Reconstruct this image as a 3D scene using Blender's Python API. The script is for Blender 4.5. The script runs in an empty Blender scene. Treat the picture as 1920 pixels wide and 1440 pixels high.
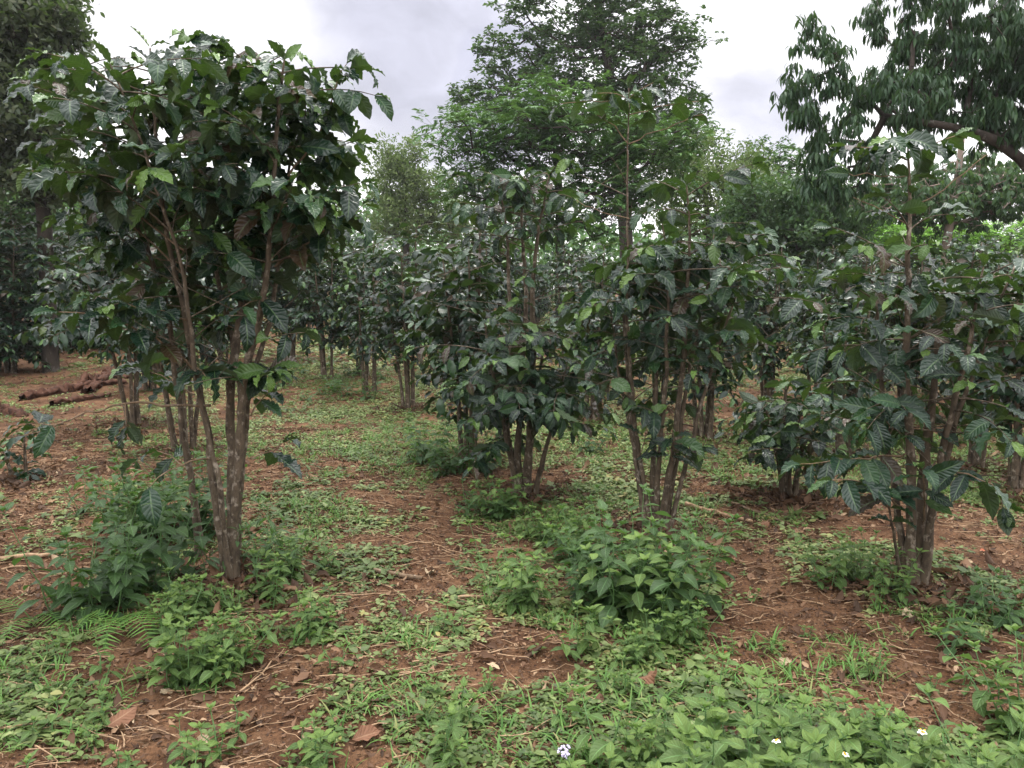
import bpy, math, random
import numpy as np
from mathutils import Vector

sc = bpy.context.scene
R = math.radians
# ------------------------------------------------------------------ camera
FPX = 1507.0                      # focal length in pixels of the 1920 px wide photograph
PITCH = R(6.8)
CAMZ = 1.6
cam = bpy.data.cameras.new('camera')
cam.sensor_width = 36.0
cam.lens = 36.0 * FPX / 1920.0
cam.clip_start = 0.05
cam.clip_end = 1500
camo = bpy.data.objects.new('camera', cam)
camo.location = (0, 0, CAMZ)
camo.rotation_euler = (math.pi / 2 - PITCH, 0, 0)
sc.collection.objects.link(camo)
sc.camera = camo
# ------------------------------------------------------------------ light
SUN_EL, SUN_AZ = R(70), R(20)
def dir_of(az, el): return Vector((math.sin(az) * math.cos(el), math.cos(az) * math.cos(el), math.sin(el)))
sun = bpy.data.lights.new('sun', 'SUN')
sun.energy = 1.5
sun.angle = R(10)
sun.color = (1.0, 0.96, 0.88)
suno = bpy.data.objects.new('sun', sun)
suno.rotation_euler = dir_of(SUN_AZ, SUN_EL).to_track_quat('Z', 'Y').to_euler()
suno.location = (0, 0, 30)
sc.collection.objects.link(suno)

sc.view_settings.view_transform = 'Standard'
sc.view_settings.look = 'None'
sc.view_settings.exposure = 0.3
sc.view_settings.gamma = 1.0
sc.cycles.max_bounces = 6
sc.cycles.diffuse_bounces = 3
sc.cycles.glossy_bounces = 2
sc.cycles.transmission_bounces = 3
sc.cycles.transparent_max_bounces = 4
sc.cycles.caustics_reflective = False
sc.cycles.caustics_refractive = False
sc.cycles.use_denoising = True
sc.cycles.use_adaptive_sampling = True
sc.cycles.adaptive_threshold = 0.02

def P(x, y, Y):
    """point seen at photo pixel x, y at ground distance Y"""
    cx, cy = (x - 960) / FPX, (720 - y) / FPX
    d = np.array([cx, math.cos(PITCH) + cy * math.sin(PITCH), -math.sin(PITCH) + cy * math.cos(PITCH)])
    return np.array([0, 0, CAMZ]) + d * (Y / d[1])

def nodes_of(tree):
    tree.nodes.clear()
    return tree.nodes, tree.links

# ------------------------------------------------------------------ sky
world = bpy.data.worlds.new('World'); sc.world = world; world.use_nodes = True
N, L = nodes_of(world.node_tree)
out = N.new('ShaderNodeOutputWorld'); bg = N.new('ShaderNodeBackground'); L.new(bg.outputs[0], out.inputs[0])
sky = N.new('ShaderNodeTexSky'); sky.sky_type = 'NISHITA'; sky.sun_disc = False
sky.sun_elevation = SUN_EL; sky.sun_rotation = SUN_AZ
skm = N.new('ShaderNodeVectorMath'); skm.operation = 'SCALE'; skm.inputs['Scale'].default_value = 0.1
L.new(sky.outputs[0], skm.inputs[0])
tc = N.new('ShaderNodeTexCoord')
ns = N.new('ShaderNodeTexNoise'); ns.inputs['Scale'].default_value = 3.2; ns.inputs['Detail'].default_value = 6; ns.inputs['Roughness'].default_value = .55
L.new(tc.outputs['Generated'], ns.inputs['Vector'])
sub = N.new('ShaderNodeVectorMath'); sub.operation = 'SUBTRACT'; sub.inputs[1].default_value = (.5, .5, .5)
L.new(ns.outputs['Color'], sub.inputs[0])
scl = N.new('ShaderNodeVectorMath'); scl.operation = 'SCALE'; scl.inputs['Scale'].default_value = 0.22
L.new(sub.outputs[0], scl.inputs[0])
addv = N.new('ShaderNodeVectorMath'); addv.operation = 'ADD'
L.new(tc.outputs['Generated'], addv.inputs[0]); L.new(scl.outputs[0], addv.inputs[1])
CLOUDS = [((770, 50), 0.22, .95), ((610, 30), 0.15, .5), ((900, 150), 0.15, 1.), ((1440, 230), 0.13, .85), ((1330, 150), .14, .5), ((1250, 110), .12, .35), ((1750, -500), .4, .5), ((200, -500), .4, .4)]
acc = None
for (px, py), rad, amt in CLOUDS:
    v = P(px, py, 10) - np.array([0, 0, CAMZ]); v /= np.linalg.norm(v)
    dn = N.new('ShaderNodeVectorMath'); dn.operation = 'DISTANCE'; dn.inputs[1].default_value = v
    L.new(addv.outputs[0], dn.inputs[0])
    mr = N.new('ShaderNodeMapRange'); mr.interpolation_type = 'SMOOTHSTEP'
    mr.inputs['From Min'].default_value = rad * .35; mr.inputs['From Max'].default_value = rad
    mr.inputs['To Min'].default_value = amt; mr.inputs['To Max'].default_value = 0
    L.new(dn.outputs['Value'], mr.inputs['Value'])
    if acc is None: acc = mr.outputs[0]
    else:
        mx = N.new('ShaderNodeMath'); mx.operation = 'MAXIMUM'
        L.new(acc, mx.inputs[0]); L.new(mr.outputs[0], mx.inputs[1]); acc = mx.outputs[0]
cm = N.new('ShaderNodeMix'); cm.data_type = 'RGBA'
cm.inputs['A'].default_value = (1.36, 1.33, 1.28, 1)
cm.inputs['B'].default_value = (0.33, 0.33, 0.41, 1)
L.new(acc, cm.inputs['Factor'])
sz = N.new('ShaderNodeSeparateXYZ'); L.new(tc.outputs['Generated'], sz.inputs[0])
zf = N.new('ShaderNodeMapRange'); zf.interpolation_type = 'SMOOTHSTEP'
for k_, v_ in (('From Min', .30), ('From Max', .85), ('To Min', 1.1), ('To Max', 3.0)): zf.inputs[k_].default_value = v_
L.new(sz.outputs['Z'], zf.inputs['Value'])
n2 = N.new('ShaderNodeTexNoise'); n2.inputs['Scale'].default_value = 5; n2.inputs['Detail'].default_value = 8; n2.inputs['Roughness'].default_value = .55
mp2 = N.new('ShaderNodeMapping'); mp2.inputs['Scale'].default_value = (1, 1, 2.6); L.new(addv.outputs[0], mp2.inputs[0]); L.new(mp2.outputs[0], n2.inputs['Vector'])
nf = N.new('ShaderNodeMapRange')
for k_, v_ in (('From Min', .3), ('From Max', .7), ('To Min', .78), ('To Max', 1.28)): nf.inputs[k_].default_value = v_
L.new(n2.outputs['Fac'], nf.inputs['Value'])
zz = N.new('ShaderNodeMath'); zz.operation = 'MULTIPLY'; L.new(zf.outputs[0], zz.inputs[0]); L.new(nf.outputs[0], zz.inputs[1])
ca = N.new('ShaderNodeVectorMath'); ca.operation = 'SCALE'; ca.inputs[0].default_value = (1.33, 1.31, 1.33); L.new(zz.outputs[0], ca.inputs['Scale'])
cb_ = N.new('ShaderNodeVectorMath'); cb_.operation = 'SCALE'; cb_.inputs[0].default_value = (.50, .50, .60); L.new(nf.outputs[0], cb_.inputs['Scale'])
L.new(ca.outputs[0], cm.inputs['A']); L.new(cb_.outputs[0], cm.inputs['B'])
fin = N.new('ShaderNodeMix'); fin.data_type = 'RGBA'; fin.inputs['Factor'].default_value = 0.94
L.new(skm.outputs[0], fin.inputs['A']); L.new(cm.outputs['Result'], fin.inputs['B'])
L.new(fin.outputs['Result'], bg.inputs['Color'])
bg.inputs['Strength'].default_value = 1.0

# ------------------------------------------------------------------ noise and terrain
def hash2(ix, iy, seed):
    n = (ix.astype(np.int64) * 374761393 + iy.astype(np.int64) * 668265263 + seed * 974634777) & 0xffffffff
    n = ((n ^ (n >> 13)) * 1274126177) & 0xffffffff
    n = (n ^ (n >> 16)) & 0xffffff
    return n / float(0xffffff)
def vnoise(x, y, seed=0):
    x = np.asarray(x, float); y = np.asarray(y, float)
    ix, iy = np.floor(x), np.floor(y); fx, fy = x - ix, y - iy
    fx = fx * fx * (3 - 2 * fx); fy = fy * fy * (3 - 2 * fy)
    a, b = hash2(ix, iy, seed), hash2(ix + 1, iy, seed); c, d = hash2(ix, iy + 1, seed), hash2(ix + 1, iy + 1, seed)
    return (a + (b - a) * fx) * (1 - fy) + (c + (d - c) * fx) * fy
def fbm(x, y, seed=0, o=4):
    s, a, t = 0, .5, 0
    for k in range(o):
        s = s + a * vnoise(x * 2 ** k, y * 2 ** k, seed + k * 17); t += a; a *= .5
    return s / t
def hgt(x, y):
    x = np.asarray(x, float); y = np.asarray(y, float)
    far = np.clip(y - 11, 0, 60)
    left = 1 / (1 + np.exp((x + .12 * y) * .6))
    h = .055 * far * left * np.clip(1.25 - far / 60, .4, 1)
    h = h + .012 * far * (1 - left)
    h = h + .14 * (fbm(x * .35, y * .35, 3, 3) - .5) + .035 * (fbm(x * 2.1, y * 2.1, 9, 3) - .5)
    return h
def G(px, py):
    """ground point under a photo pixel"""
    a, b = 1.5, 90.
    lo = None
    for Y in np.geomspace(1.8, 90, 240):
        p = P(px, py, Y)
        if p[2] <= hgt(p[0], p[1]): return np.array([p[0], p[1], float(hgt(p[0], p[1]))])
    p = P(px, py, 60); return np.array([p[0], p[1], float(hgt(p[0], p[1]))])

# ------------------------------------------------------------------ mesh buffers
class Buf:
    def __init__(s): s.V = []; s.F = []; s.A = []; s.n = 0
    def add(s, v, f, a):
        s.V.append(v); s.F.append(f + s.n); s.A.append(a); s.n += len(v)
    def build(s, name, mat, parent=None, origin=(0, 0, 0)):
        v = np.concatenate(s.V) - np.asarray(origin, float); f = np.concatenate(s.F); a = np.concatenate(s.A)
        me = bpy.data.meshes.new(name)
        me.vertices.add(len(v)); me.vertices.foreach_set('co', v.astype(np.float32).ravel())
        me.loops.add(f.size); me.loops.foreach_set('vertex_index', f.astype(np.int32).ravel())
        me.polygons.add(len(f)); me.polygons.foreach_set('loop_start', np.arange(0, f.size, f.shape[1], dtype=np.int32))
        me.polygons.foreach_set('use_smooth', np.ones(len(f), bool))
        at = me.attributes.new('luv', 'FLOAT_VECTOR', 'POINT'); at.data.foreach_set('vector', a.astype(np.float32).ravel())
        me.update(); me.validate()
        me.materials.append(mat)
        o = bpy.data.objects.new(name, me); sc.collection.objects.link(o)
        if parent is not None: o.parent = parent
        else: o.location = origin
        return o

def norm(v): return v / np.maximum(np.linalg.norm(v, axis=-1, keepdims=True), 1e-9)

def leaf_t(nl, nw, half, prof, curl=.6, fold=.15, wave=0., wf=5, ph=0., side=0.):
    """unit leaf along +Y, normal +Z"""
    t = np.linspace(0, 1, nl + 1); u = np.linspace(-1, 1, nw + 1)
    w = np.interp(t, prof[0], prof[1]) * half
    ang = -curl * t ** 1.2
    dy, dz = np.cos(ang), np.sin(ang)
    y = np.concatenate([[0], np.cumsum((dy[1:] + dy[:-1]) / 2)]) / nl
    z = np.concatenate([[0], np.cumsum((dz[1:] + dz[:-1]) / 2)]) / nl
    T, U = np.meshgrid(t, u, indexing='ij')
    W = w[:, None]
    X = U * W + side * T ** 2
    lift = fold * np.abs(U) * W * 1.0 + wave * np.sin(T * wf * 2 * math.pi + ph + (U > 0) * 1.3) * np.abs(U) ** 1.3 * (W / half) * half
    Y = y[:, None] - lift * np.sin(ang)[:, None]; Z = z[:, None] + lift * np.cos(ang)[:, None]
    v = np.stack([X, Y, Z], -1).reshape(-1, 3)
    a = np.stack([U, T, T * 0], -1).reshape(-1, 3)
    i = np.arange(nl)[:, None] * (nw + 1) + np.arange(nw)[None, :]
    f = np.stack([i, i + 1, i + nw + 2, i + nw + 1], -1).reshape(-1, 4)
    return v, f, a

PR_COF = ([0, .06, .2, .42, .62, .8, .9, .96, 1], [.03, .14, .66, 1, .95, .6, .26, .1, .0])
PR_OVA = ([0, .08, .25, .45, .7, .88, 1], [.05, .5, .95, 1, .66, .28, 0.])
PR_LAN = ([0, .1, .35, .6, .85, 1], [.1, .55, 1, .85, .35, 0.])
PR_RND = ([0, .1, .3, .6, .85, 1], [.1, .65, 1, 1, .6, .05])
rs = np.random.RandomState(5)
def family(n, nl, nw, half, prof, curl, fold, wave, wf=4):
    return [leaf_t(nl, nw, half * rs.uniform(.88, 1.12), prof, curl=rs.uniform(*curl), fold=rs.uniform(*fold), wave=wave * rs.uniform(.6, 1.3), wf=wf * rs.uniform(.8, 1.2), ph=rs.uniform(0, 6), side=rs.uniform(-.07, .07)) for _ in range(n)]
COF_HI = family(14, 16, 4, .20, PR_COF, (.3, 1.7), (.1, .6), .24, 4.8)
COF_MD = family(10, 9, 2, .195, PR_COF, (.2, 1.6), (.1, .6), .22, 3.4)
COF_LO = family(8, 5, 2, .195, PR_COF, (.1, 1.6), (.1, .6), .18, 2)
OVA_HI = family(8, 7, 4, .27, PR_OVA, (.3, 1.0), (.1, .4), .06, 4)
OVA_MD = family(6, 4, 2, .27, PR_OVA, (.2, 1.0), (.1, .4), .05, 2)
OVA_LO = family(5, 2, 2, .29, PR_OVA, (.2, .9), (.1, .4), 0.)
RND_MD = family(6, 4, 2, .33, PR_RND, (.1, .8), (.05, .35), .05, 2)
RND_LO = family(5, 2, 2, .36, PR_RND, (.1, .7), (.1, .3), 0.)
LAN_MD = family(6, 4, 2, .13, PR_LAN, (.3, 1.2), (.1, .5), .05, 2)
LAN_LO = family(5, 3, 1, .14, PR_LAN, (.3, 1.2), (0, 0), 0.)
BLADE = family(6, 4, 1, .025, ([0, .5, 1], [1, .8, .05]), (.3, 1.8), (0, 0), 0.)
DRY_HI = family(8, 14, 4, .24, PR_COF, (-1.4, 1.7), (-.7, 1.2), .3, 3)
DRY = family(8, 6, 3, .25, PR_COF, (-1.6, 1.8), (-.9, 1.3), .3, 2)
PINNA = family(4, 14, 2, .1, (list(np.linspace(0, 1, 29)), [(.95 if k % 2 else .5) * (1 - (k / 28) ** 2.2) + .02 for k in range(29)]), (.2, .6), (.1, .2), 0.)

def put(buf, fam, pos, d, up, size, rnd, width=None, seed=0):
    n = len(pos)
    if n == 0: return
    r = np.random.RandomState(seed + n)
    y = norm(np.asarray(d, float)); up = np.asarray(up, float) * np.ones((n, 3))
    x = np.cross(y, up); bad = np.linalg.norm(x, axis=1) < 1e-4; x[bad] = [1, 0, 0]
    x = norm(x); z = np.cross(x, y)
    size = np.ones(n) * size; width = np.ones(n) if width is None else width * np.ones(n)
    pick = r.randint(0, len(fam), n)
    for k, (tv, tf, ta) in enumerate(fam):
        m = np.where(pick == k)[0]
        if len(m) == 0: continue
        s = size[m][:, None, None]
        v = pos[m][:, None, :] + s * (tv[None, :, 0:1] * x[m][:, None, :] * width[m][:, None, None] + tv[None, :, 1:2] * y[m][:, None, :] + tv[None, :, 2:3] * z[m][:, None, :])
        f = tf[None] + (np.arange(len(m)) * len(tv))[:, None, None]
        a = np.repeat(ta[None], len(m), 0).copy(); a[:, :, 2] = np.asarray(rnd)[m][:, None]
        buf.add(v.reshape(-1, 3), f.reshape(-1, 4), a.reshape(-1, 3))

def tube(buf, pts, rad, sides=7, rough=0., seed=0, cap=True):
    pts = np.asarray(pts, float); n = len(pts); rad = np.ones(n) * rad
    t = norm(np.gradient(pts, axis=0))
    mean = norm(pts[-1] - pts[0] + 1e-9)
    ref = np.array([0, 1., 0]) if abs(mean[1]) < .75 else np.array([1., 0, 0])
    a = norm(np.cross(t, ref)); b = np.cross(t, a)
    th = np.linspace(0, 2 * math.pi, sides, endpoint=False)
    rr = rad[:, None] * np.ones((1, sides))
    if rough:
        q = np.random.RandomState(seed)
        rr = rr * (1 + rough * (q.rand(n, sides) - .5) + rough * 1.2 * (q.rand(1, sides) - .5))
    v = pts[:, None] + rr[:, :, None] * (np.cos(th)[None, :, None] * a[:, None] + np.sin(th)[None, :, None] * b[:, None])
    L_ = np.concatenate([[0], np.cumsum(np.linalg.norm(np.diff(pts, axis=0), axis=1))])
    at = np.stack([np.broadcast_to(th / 6.283, (n, sides)), np.broadcast_to(L_[:, None], (n, sides)), np.full((n, sides), (seed % 97) / 97.)], -1)
    i = np.arange(n - 1)[:, None] * sides; j = np.arange(sides)[None]; k = (j + 1) % sides
    f = np.stack([i + j, i + k, i + sides + k, i + sides + j], -1).reshape(-1, 4)
    v = v.reshape(-1, 3); at = at.reshape(-1, 3)
    if cap:
        v = np.concatenate([v, pts[-1:] + t[-1:] * rad[-1] * .4, pts[:1]]); at = np.concatenate([at, at[-1:], at[:1]])
        e = n * sides; q = (n - 1) * sides
        c1 = np.stack([q + np.arange(0, sides - 1, 2), q + (np.arange(0, sides - 1, 2) + 1) % sides, q + (np.arange(0, sides - 1, 2) + 2) % sides, np.full(len(range(0, sides - 1, 2)), e)], -1)
        if sides % 2 == 0: f = np.concatenate([f, c1])
    buf.add(v, f, at)

def edges(buf, p0, p1, r0, r1, sides=5, rnd=None):
    """many tapered straight twigs at once"""
    n = len(p0)
    if n == 0: return
    t = norm(p1 - p0); ref = np.where(np.abs(t[:, 2:3]) < .8, np.array([[0, 0, 1.]]), np.array([[1., 0, 0]]))
    a = norm(np.cross(t, ref)); b = np.cross(t, a)
    th = np.linspace(0, 2 * math.pi, sides, endpoint=False)
    c = np.cos(th)[None, :, None] * a[:, None] + np.sin(th)[None, :, None] * b[:, None]
    v = np.concatenate([p0[:, None] + c * np.reshape(r0, (-1, 1, 1)), p1[:, None] + c * np.reshape(r1, (-1, 1, 1))], 1)
    at = np.zeros(v.shape); at[:, :sides, 0] = th / 6.283; at[:, sides:, 0] = th / 6.283; at[:, sides:, 1] = np.linalg.norm(p1 - p0, axis=1)[:, None]
    j = np.arange(sides); k = (j + 1) % sides
    f = np.stack([j, k, k + sides, j + sides], -1)[None] + (np.arange(n) * 2 * sides)[:, None, None]
    buf.add(v.reshape(-1, 3), f.reshape(-1, 4), at.reshape(-1, 3))

# ------------------------------------------------------------------ materials
def mk(name):
    m = bpy.data.materials.new(name); m.use_nodes = True
    n, l = nodes_of(m.node_tree)
    o = n.new('ShaderNodeOutputMaterial')
    return m, n, l, o
def ramp(n, stops, interp='LINEAR'):
    r = n.new('ShaderNodeValToRGB'); e = r.color_ramp.elements; r.color_ramp.interpolation = interp
    while len(e) < len(stops): e.new(.5)
    for q, (p, c) in zip(e, stops): q.position = p; q.color = (*c, 1)
    return r
def math_(n, l, op, a, b=None, c=None):
    m = n.new('ShaderNodeMath'); m.operation = op
    for i, v in enumerate((a, b, c)):
        if v is None: continue
        if isinstance(v, (int, float)): m.inputs[i].default_value = v
        else: l.new(v, m.inputs[i])
    return m.outputs[0]
def mixc(n, l, f, a, b, mode='MIX'):
    m = n.new('ShaderNodeMix'); m.data_type = 'RGBA'; m.blend_type = mode
    for k, v in (('Factor', f), ('A', a), ('B', b)):
        if isinstance(v, tuple): m.inputs[k].default_value = (*v, 1)
        elif isinstance(v, (int, float)): m.inputs[k].default_value = v
        else: l.new(v, m.inputs[k])
    return m.outputs['Result']

def leaf_mat(name, stops, rough=.4, under=(.10, .13, .08), transl=.22, tcol=(.22, .38, .05), vein=0., veins=9, spec=.3, midrib=(.2, .28, .12), uf=.5, var=.35):
    m, n, l, o = mk(name)
    at = n.new('ShaderNodeAttribute'); at.attribute_name = 'luv'
    sp = n.new('ShaderNodeSeparateXYZ'); l.new(at.outputs['Vector'], sp.inputs[0])
    rp = ramp(n, stops); l.new(sp.outputs['Z'], rp.inputs[0])
    tc = n.new('ShaderNodeTexCoord'); nz = n.new('ShaderNodeTexNoise'); nz.inputs['Scale'].default_value = 14; nz.inputs['Detail'].default_value = 3
    l.new(tc.outputs['Object'], nz.inputs['Vector'])
    v = math_(n, l, 'MULTIPLY_ADD', nz.outputs['Fac'], var * 2, 1 - var)
    hv = n.new('ShaderNodeHueSaturation'); l.new(rp.outputs[0], hv.inputs['Color']); l.new(v, hv.inputs['Value'])
    col = hv.outputs[0]
    au = math_(n, l, 'ABSOLUTE', sp.outputs['X'])
    if vein:
        rib = math_(n, l, 'LESS_THAN', au, .07)
        rib = math_(n, l, 'MULTIPLY', rib, .55)
        col = mixc(n, l, rib, col, midrib)
    geo = n.new('ShaderNodeNewGeometry')
    bf = math_(n, l, 'MULTIPLY', geo.outputs['Backfacing'], uf)
    col2 = mixc(n, l, bf, col, under)
    pb = n.new('ShaderNodeBsdfPrincipled'); l.new(col2, pb.inputs['Base Color'])
    rg = math_(n, l, 'MULTIPLY_ADD', geo.outputs['Backfacing'], .3, rough)
    rg = math_(n, l, 'MULTIPLY_ADD', nz.outputs['Fac'], .16, rg)
    l.new(rg, pb.inputs['Roughness'])
    pb.inputs['Specular IOR Level'].default_value = spec
    if vein:
        ph = math_(n, l, 'MULTIPLY_ADD', sp.outputs['Y'], float(veins), math_(n, l, 'MULTIPLY', au, -1.6))
        fr = math_(n, l, 'FRACT', ph)
        tri = math_(n, l, 'ABSOLUTE', math_(n, l, 'SUBTRACT', fr, .5))
        tri = math_(n, l, 'POWER', math_(n, l, 'MULTIPLY', tri, 2.), 2.)
        hgtv = math_(n, l, 'SUBTRACT', 1., tri)
        hgtv = math_(n, l, 'MULTIPLY', hgtv, math_(n, l, 'MINIMUM', math_(n, l, 'MULTIPLY', au, 4.), 1.))
        bp = n.new('ShaderNodeBump'); bp.inputs['Strength'].default_value = vein; bp.inputs['Distance'].default_value = .003
        l.new(hgtv, bp.inputs['Height']); l.new(bp.outputs[0], pb.inputs['Normal'])
    tr = n.new('ShaderNodeBsdfTranslucent')
    tl = mixc(n, l, .6, col, tcol); l.new(tl, tr.inputs[0])
    mx = n.new('ShaderNodeMixShader'); mx.inputs[0].default_value = transl
    l.new(pb.outputs[0], mx.inputs[1]); l.new(tr.outputs[0], mx.inputs[2]); l.new(mx.outputs[0], o.inputs[0])
    return m

def bark_mat(name, dark, mid, pale, scale=22, lichen=.5, stretch=.35):
    m, n, l, o = mk(name)
    tc = n.new('ShaderNodeTexCoord'); mp = n.new('ShaderNodeMapping'); mp.inputs['Scale'].default_value = (1, 1, stretch)
    l.new(tc.outputs['Object'], mp.inputs[0])
    a = n.new('ShaderNodeTexNoise'); a.inputs['Scale'].default_value = scale; a.inputs['Detail'].default_value = 6; a.inputs['Roughness'].default_value = .7; l.new(mp.outputs[0], a.inputs['Vector'])
    b = n.new('ShaderNodeTexNoise'); b.inputs['Scale'].default_value = scale * 1.3; b.inputs['Detail'].default_value = 5; b.inputs['Roughness'].default_value = .65
    mp3 = n.new('ShaderNodeMapping'); mp3.inputs['Scale'].default_value = (1, 1, min(1, stretch * 1.6)); l.new(tc.outputs['Object'], mp3.inputs[0]); l.new(mp3.outputs[0], b.inputs['Vector'])
    c = ramp(n, [(.3, dark), (.52, mid), (.7, tuple(x * 1.35 for x in mid))]); l.new(a.outputs['Fac'], c.inputs[0])
    k = ramp(n, [(lichen, (0, 0, 0)), (lichen + .13, (1, 1, 1))]); l.new(b.outputs['Fac'], k.inputs[0])
    col = mixc(n, l, k.outputs[0], c.outputs[0], pale)
    pb = n.new('ShaderNodeBsdfPrincipled'); l.new(col, pb.inputs['Base Color']); pb.inputs['Roughness'].default_value = .9; pb.inputs['Specular IOR Level'].default_value = .2
    bp = n.new('ShaderNodeBump'); bp.inputs['Strength'].default_value = .8; bp.inputs['Distance'].default_value = .01; l.new(a.outputs['Fac'], bp.inputs['Height']); l.new(bp.outputs[0], pb.inputs['Normal'])
    l.new(pb.outputs[0], o.inputs[0])
    return m

def plain(name, c, rough=.6, c2=None, scale=30, spec=.4):
    m, n, l, o = mk(name)
    pb = n.new('ShaderNodeBsdfPrincipled'); pb.inputs['Roughness'].default_value = rough; pb.inputs['Specular IOR Level'].default_value = spec
    tc = n.new('ShaderNodeTexCoord'); a = n.new('ShaderNodeTexNoise'); a.inputs['Scale'].default_value = scale; l.new(tc.outputs['Object'], a.inputs['Vector'])
    col = mixc(n, l, a.outputs['Fac'], tuple(x * .75 for x in c), c2 or tuple(min(1, x * 1.25) for x in c)); l.new(col, pb.inputs['Base Color'])
    l.new(pb.outputs[0], o.inputs[0]); return m

M = {}
M['coffee'] = leaf_mat('coffee leaf', [(0, (.004, .014, .009)), (.5, (.009, .026, .014)), (.78, (.02, .055, .021)), (.90, (.09, .16, .03)), (.925, (.05, .03, .016)), (1, (.03, .02, .014))],
                       rough=.20, under=(.06, .08, .045), transl=.09, tcol=(.20, .40, .04), vein=.75, veins=10, spec=.33, midrib=(.09, .15, .06))
M['coffee_far'] = leaf_mat('coffee leaf distant', [(0, (.003, .011, .007)), (.5, (.007, .021, .011)), (.85, (.018, .048, .018)), (.91, (.07, .14, .03)), (.95, (.04, .025, .013)), (1, (.03, .02, .012))],
                       rough=.22, under=(.04, .052, .03), transl=.08, tcol=(.18, .36, .04), spec=.3)
M['weed'] = leaf_mat('weed leaf', [(0, (.035, .07, .018)), (.6, (.07, .12, .03)), (1, (.13, .20, .045))], rough=.48, under=(.12, .2, .09), transl=.25, tcol=(.22, .42, .06), vein=.5, veins=7, midrib=(.14, .28, .09))
M['weed_dark'] = leaf_mat('dark weed leaf', [(0, (.018, .044, .014)), (.6, (.034, .07, .021)), (1, (.062, .118, .03))], rough=.45, under=(.10, .15, .08), transl=.22, tcol=(.18, .38, .05), vein=.5, veins=6, midrib=(.1, .2, .07))
M['cover'] = leaf_mat('creeping leaf', [(0, (.035, .06, .016)), (.5, (.09, .13, .036)), (.9, (.20, .24, .09)), (1, (.25, .22, .07))], rough=.45, under=(.14, .2, .1), transl=.2, tcol=(.25, .42, .08))
M['grass'] = leaf_mat('grass blade', [(0, (.05, .13, .025)), (.8, (.10, .2, .04)), (1, (.22, .2, .08))], rough=.5, transl=.25, tcol=(.25, .42, .08))
M['fern'] = leaf_mat('fern leaf', [(0, (.055, .13, .022)), (1, (.10, .20, .035))], rough=.5, transl=.25, tcol=(.25, .45, .06))
M['dead_fern'] = leaf_mat('dead fern leaf', [(0, (.09, .05, .03)), (1, (.13, .08, .045))], rough=.8, transl=.05, tcol=(.2, .12, .06))
M['dry'] = leaf_mat('dry leaf', [(0, (.035, .02, .012)), (.35, (.085, .045, .025)), (.6, (.16, .09, .05)), (.85, (.26, .17, .10)), (1, (.40, .31, .2))], rough=.75, under=(.18, .12, .08), transl=.08, tcol=(.3, .16, .06))
M['bark'] = bark_mat('coffee bark', (.02, .015, .011), (.085, .064, .044), (.25, .21, .165), 20, .54, .5)
M['twig'] = bark_mat('twig bark', (.06, .04, .025), (.16, .11, .07), (.26, .21, .16), 30, .56)
M['tree_bark'] = bark_mat('shade tree bark', (.018, .015, .012), (.045, .036, .029), (.12, .11, .10), 9, .58)
M['pale_bark'] = bark_mat('pale tree bark', (.10, .075, .06), (.22, .17, .14), (.36, .33, .3), 6, .55)
M['log'] = bark_mat('rotting log bark', (.02, .010, .007), (.07, .032, .02), (.17, .09, .055), 16, .6)
M['stick'] = bark_mat('dry stick bark', (.10, .06, .035), (.3, .2, .12), (.42, .34, .25), 22, .6)
M['stalk'] = plain('green stalk', (.08, .16, .05), .55)
M['berry'] = plain('green coffee berry', (.07, .14, .04), .35)
M['petal'] = plain('white petal', (.8, .8, .76), .6)
M['lilac'] = plain('lilac floret', (.62, .55, .78), .7)
M['yellow'] = plain('yellow flower centre', (.75, .42, .03), .6)
def tree_mat(name, a, b, c, transl=.2, tcol=(.2, .36, .06), rough=.42, spec=.25):
    return leaf_mat(name, [(0, a), (.6, b), (1, c)], rough=rough, under=tuple(x * 1.4 + .01 for x in b), transl=transl, tcol=tcol, spec=spec)
M['t_dark'] = tree_mat('dark tree leaf', (.02, .05, .02), (.038, .082, .03), (.065, .125, .04), .22, rough=.36)
M['t_deep'] = tree_mat('deep green drooping leaf', (.012, .034, .016), (.024, .056, .024), (.045, .09, .034), .15, rough=.36)
M['t_top'] = tree_mat('tall tree leaf', (.026, .06, .026), (.052, .10, .042), (.10, .165, .065), .22, rough=.36)
M['t_mid'] = tree_mat('mid green tree leaf', (.035, .085, .028), (.06, .14, .04), (.11, .21, .05))
M['t_lite'] = tree_mat('light green tree leaf', (.07, .16, .03), (.12, .26, .045), (.18, .34, .06), .3)
M['t_olive'] = tree_mat('olive tree leaf', (.07, .10, .04), (.11, .15, .05), (.17, .2, .07), .25)
M['t_feather'] = tree_mat('bright feathery leaf', (.12, .28, .03), (.19, .40, .05), (.25, .46, .07), .3, (.35, .6, .06))
M['t_brown'] = tree_mat('brownish tree leaf', (.03, .045, .026), (.05, .062, .034), (.09, .095, .05))

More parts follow.
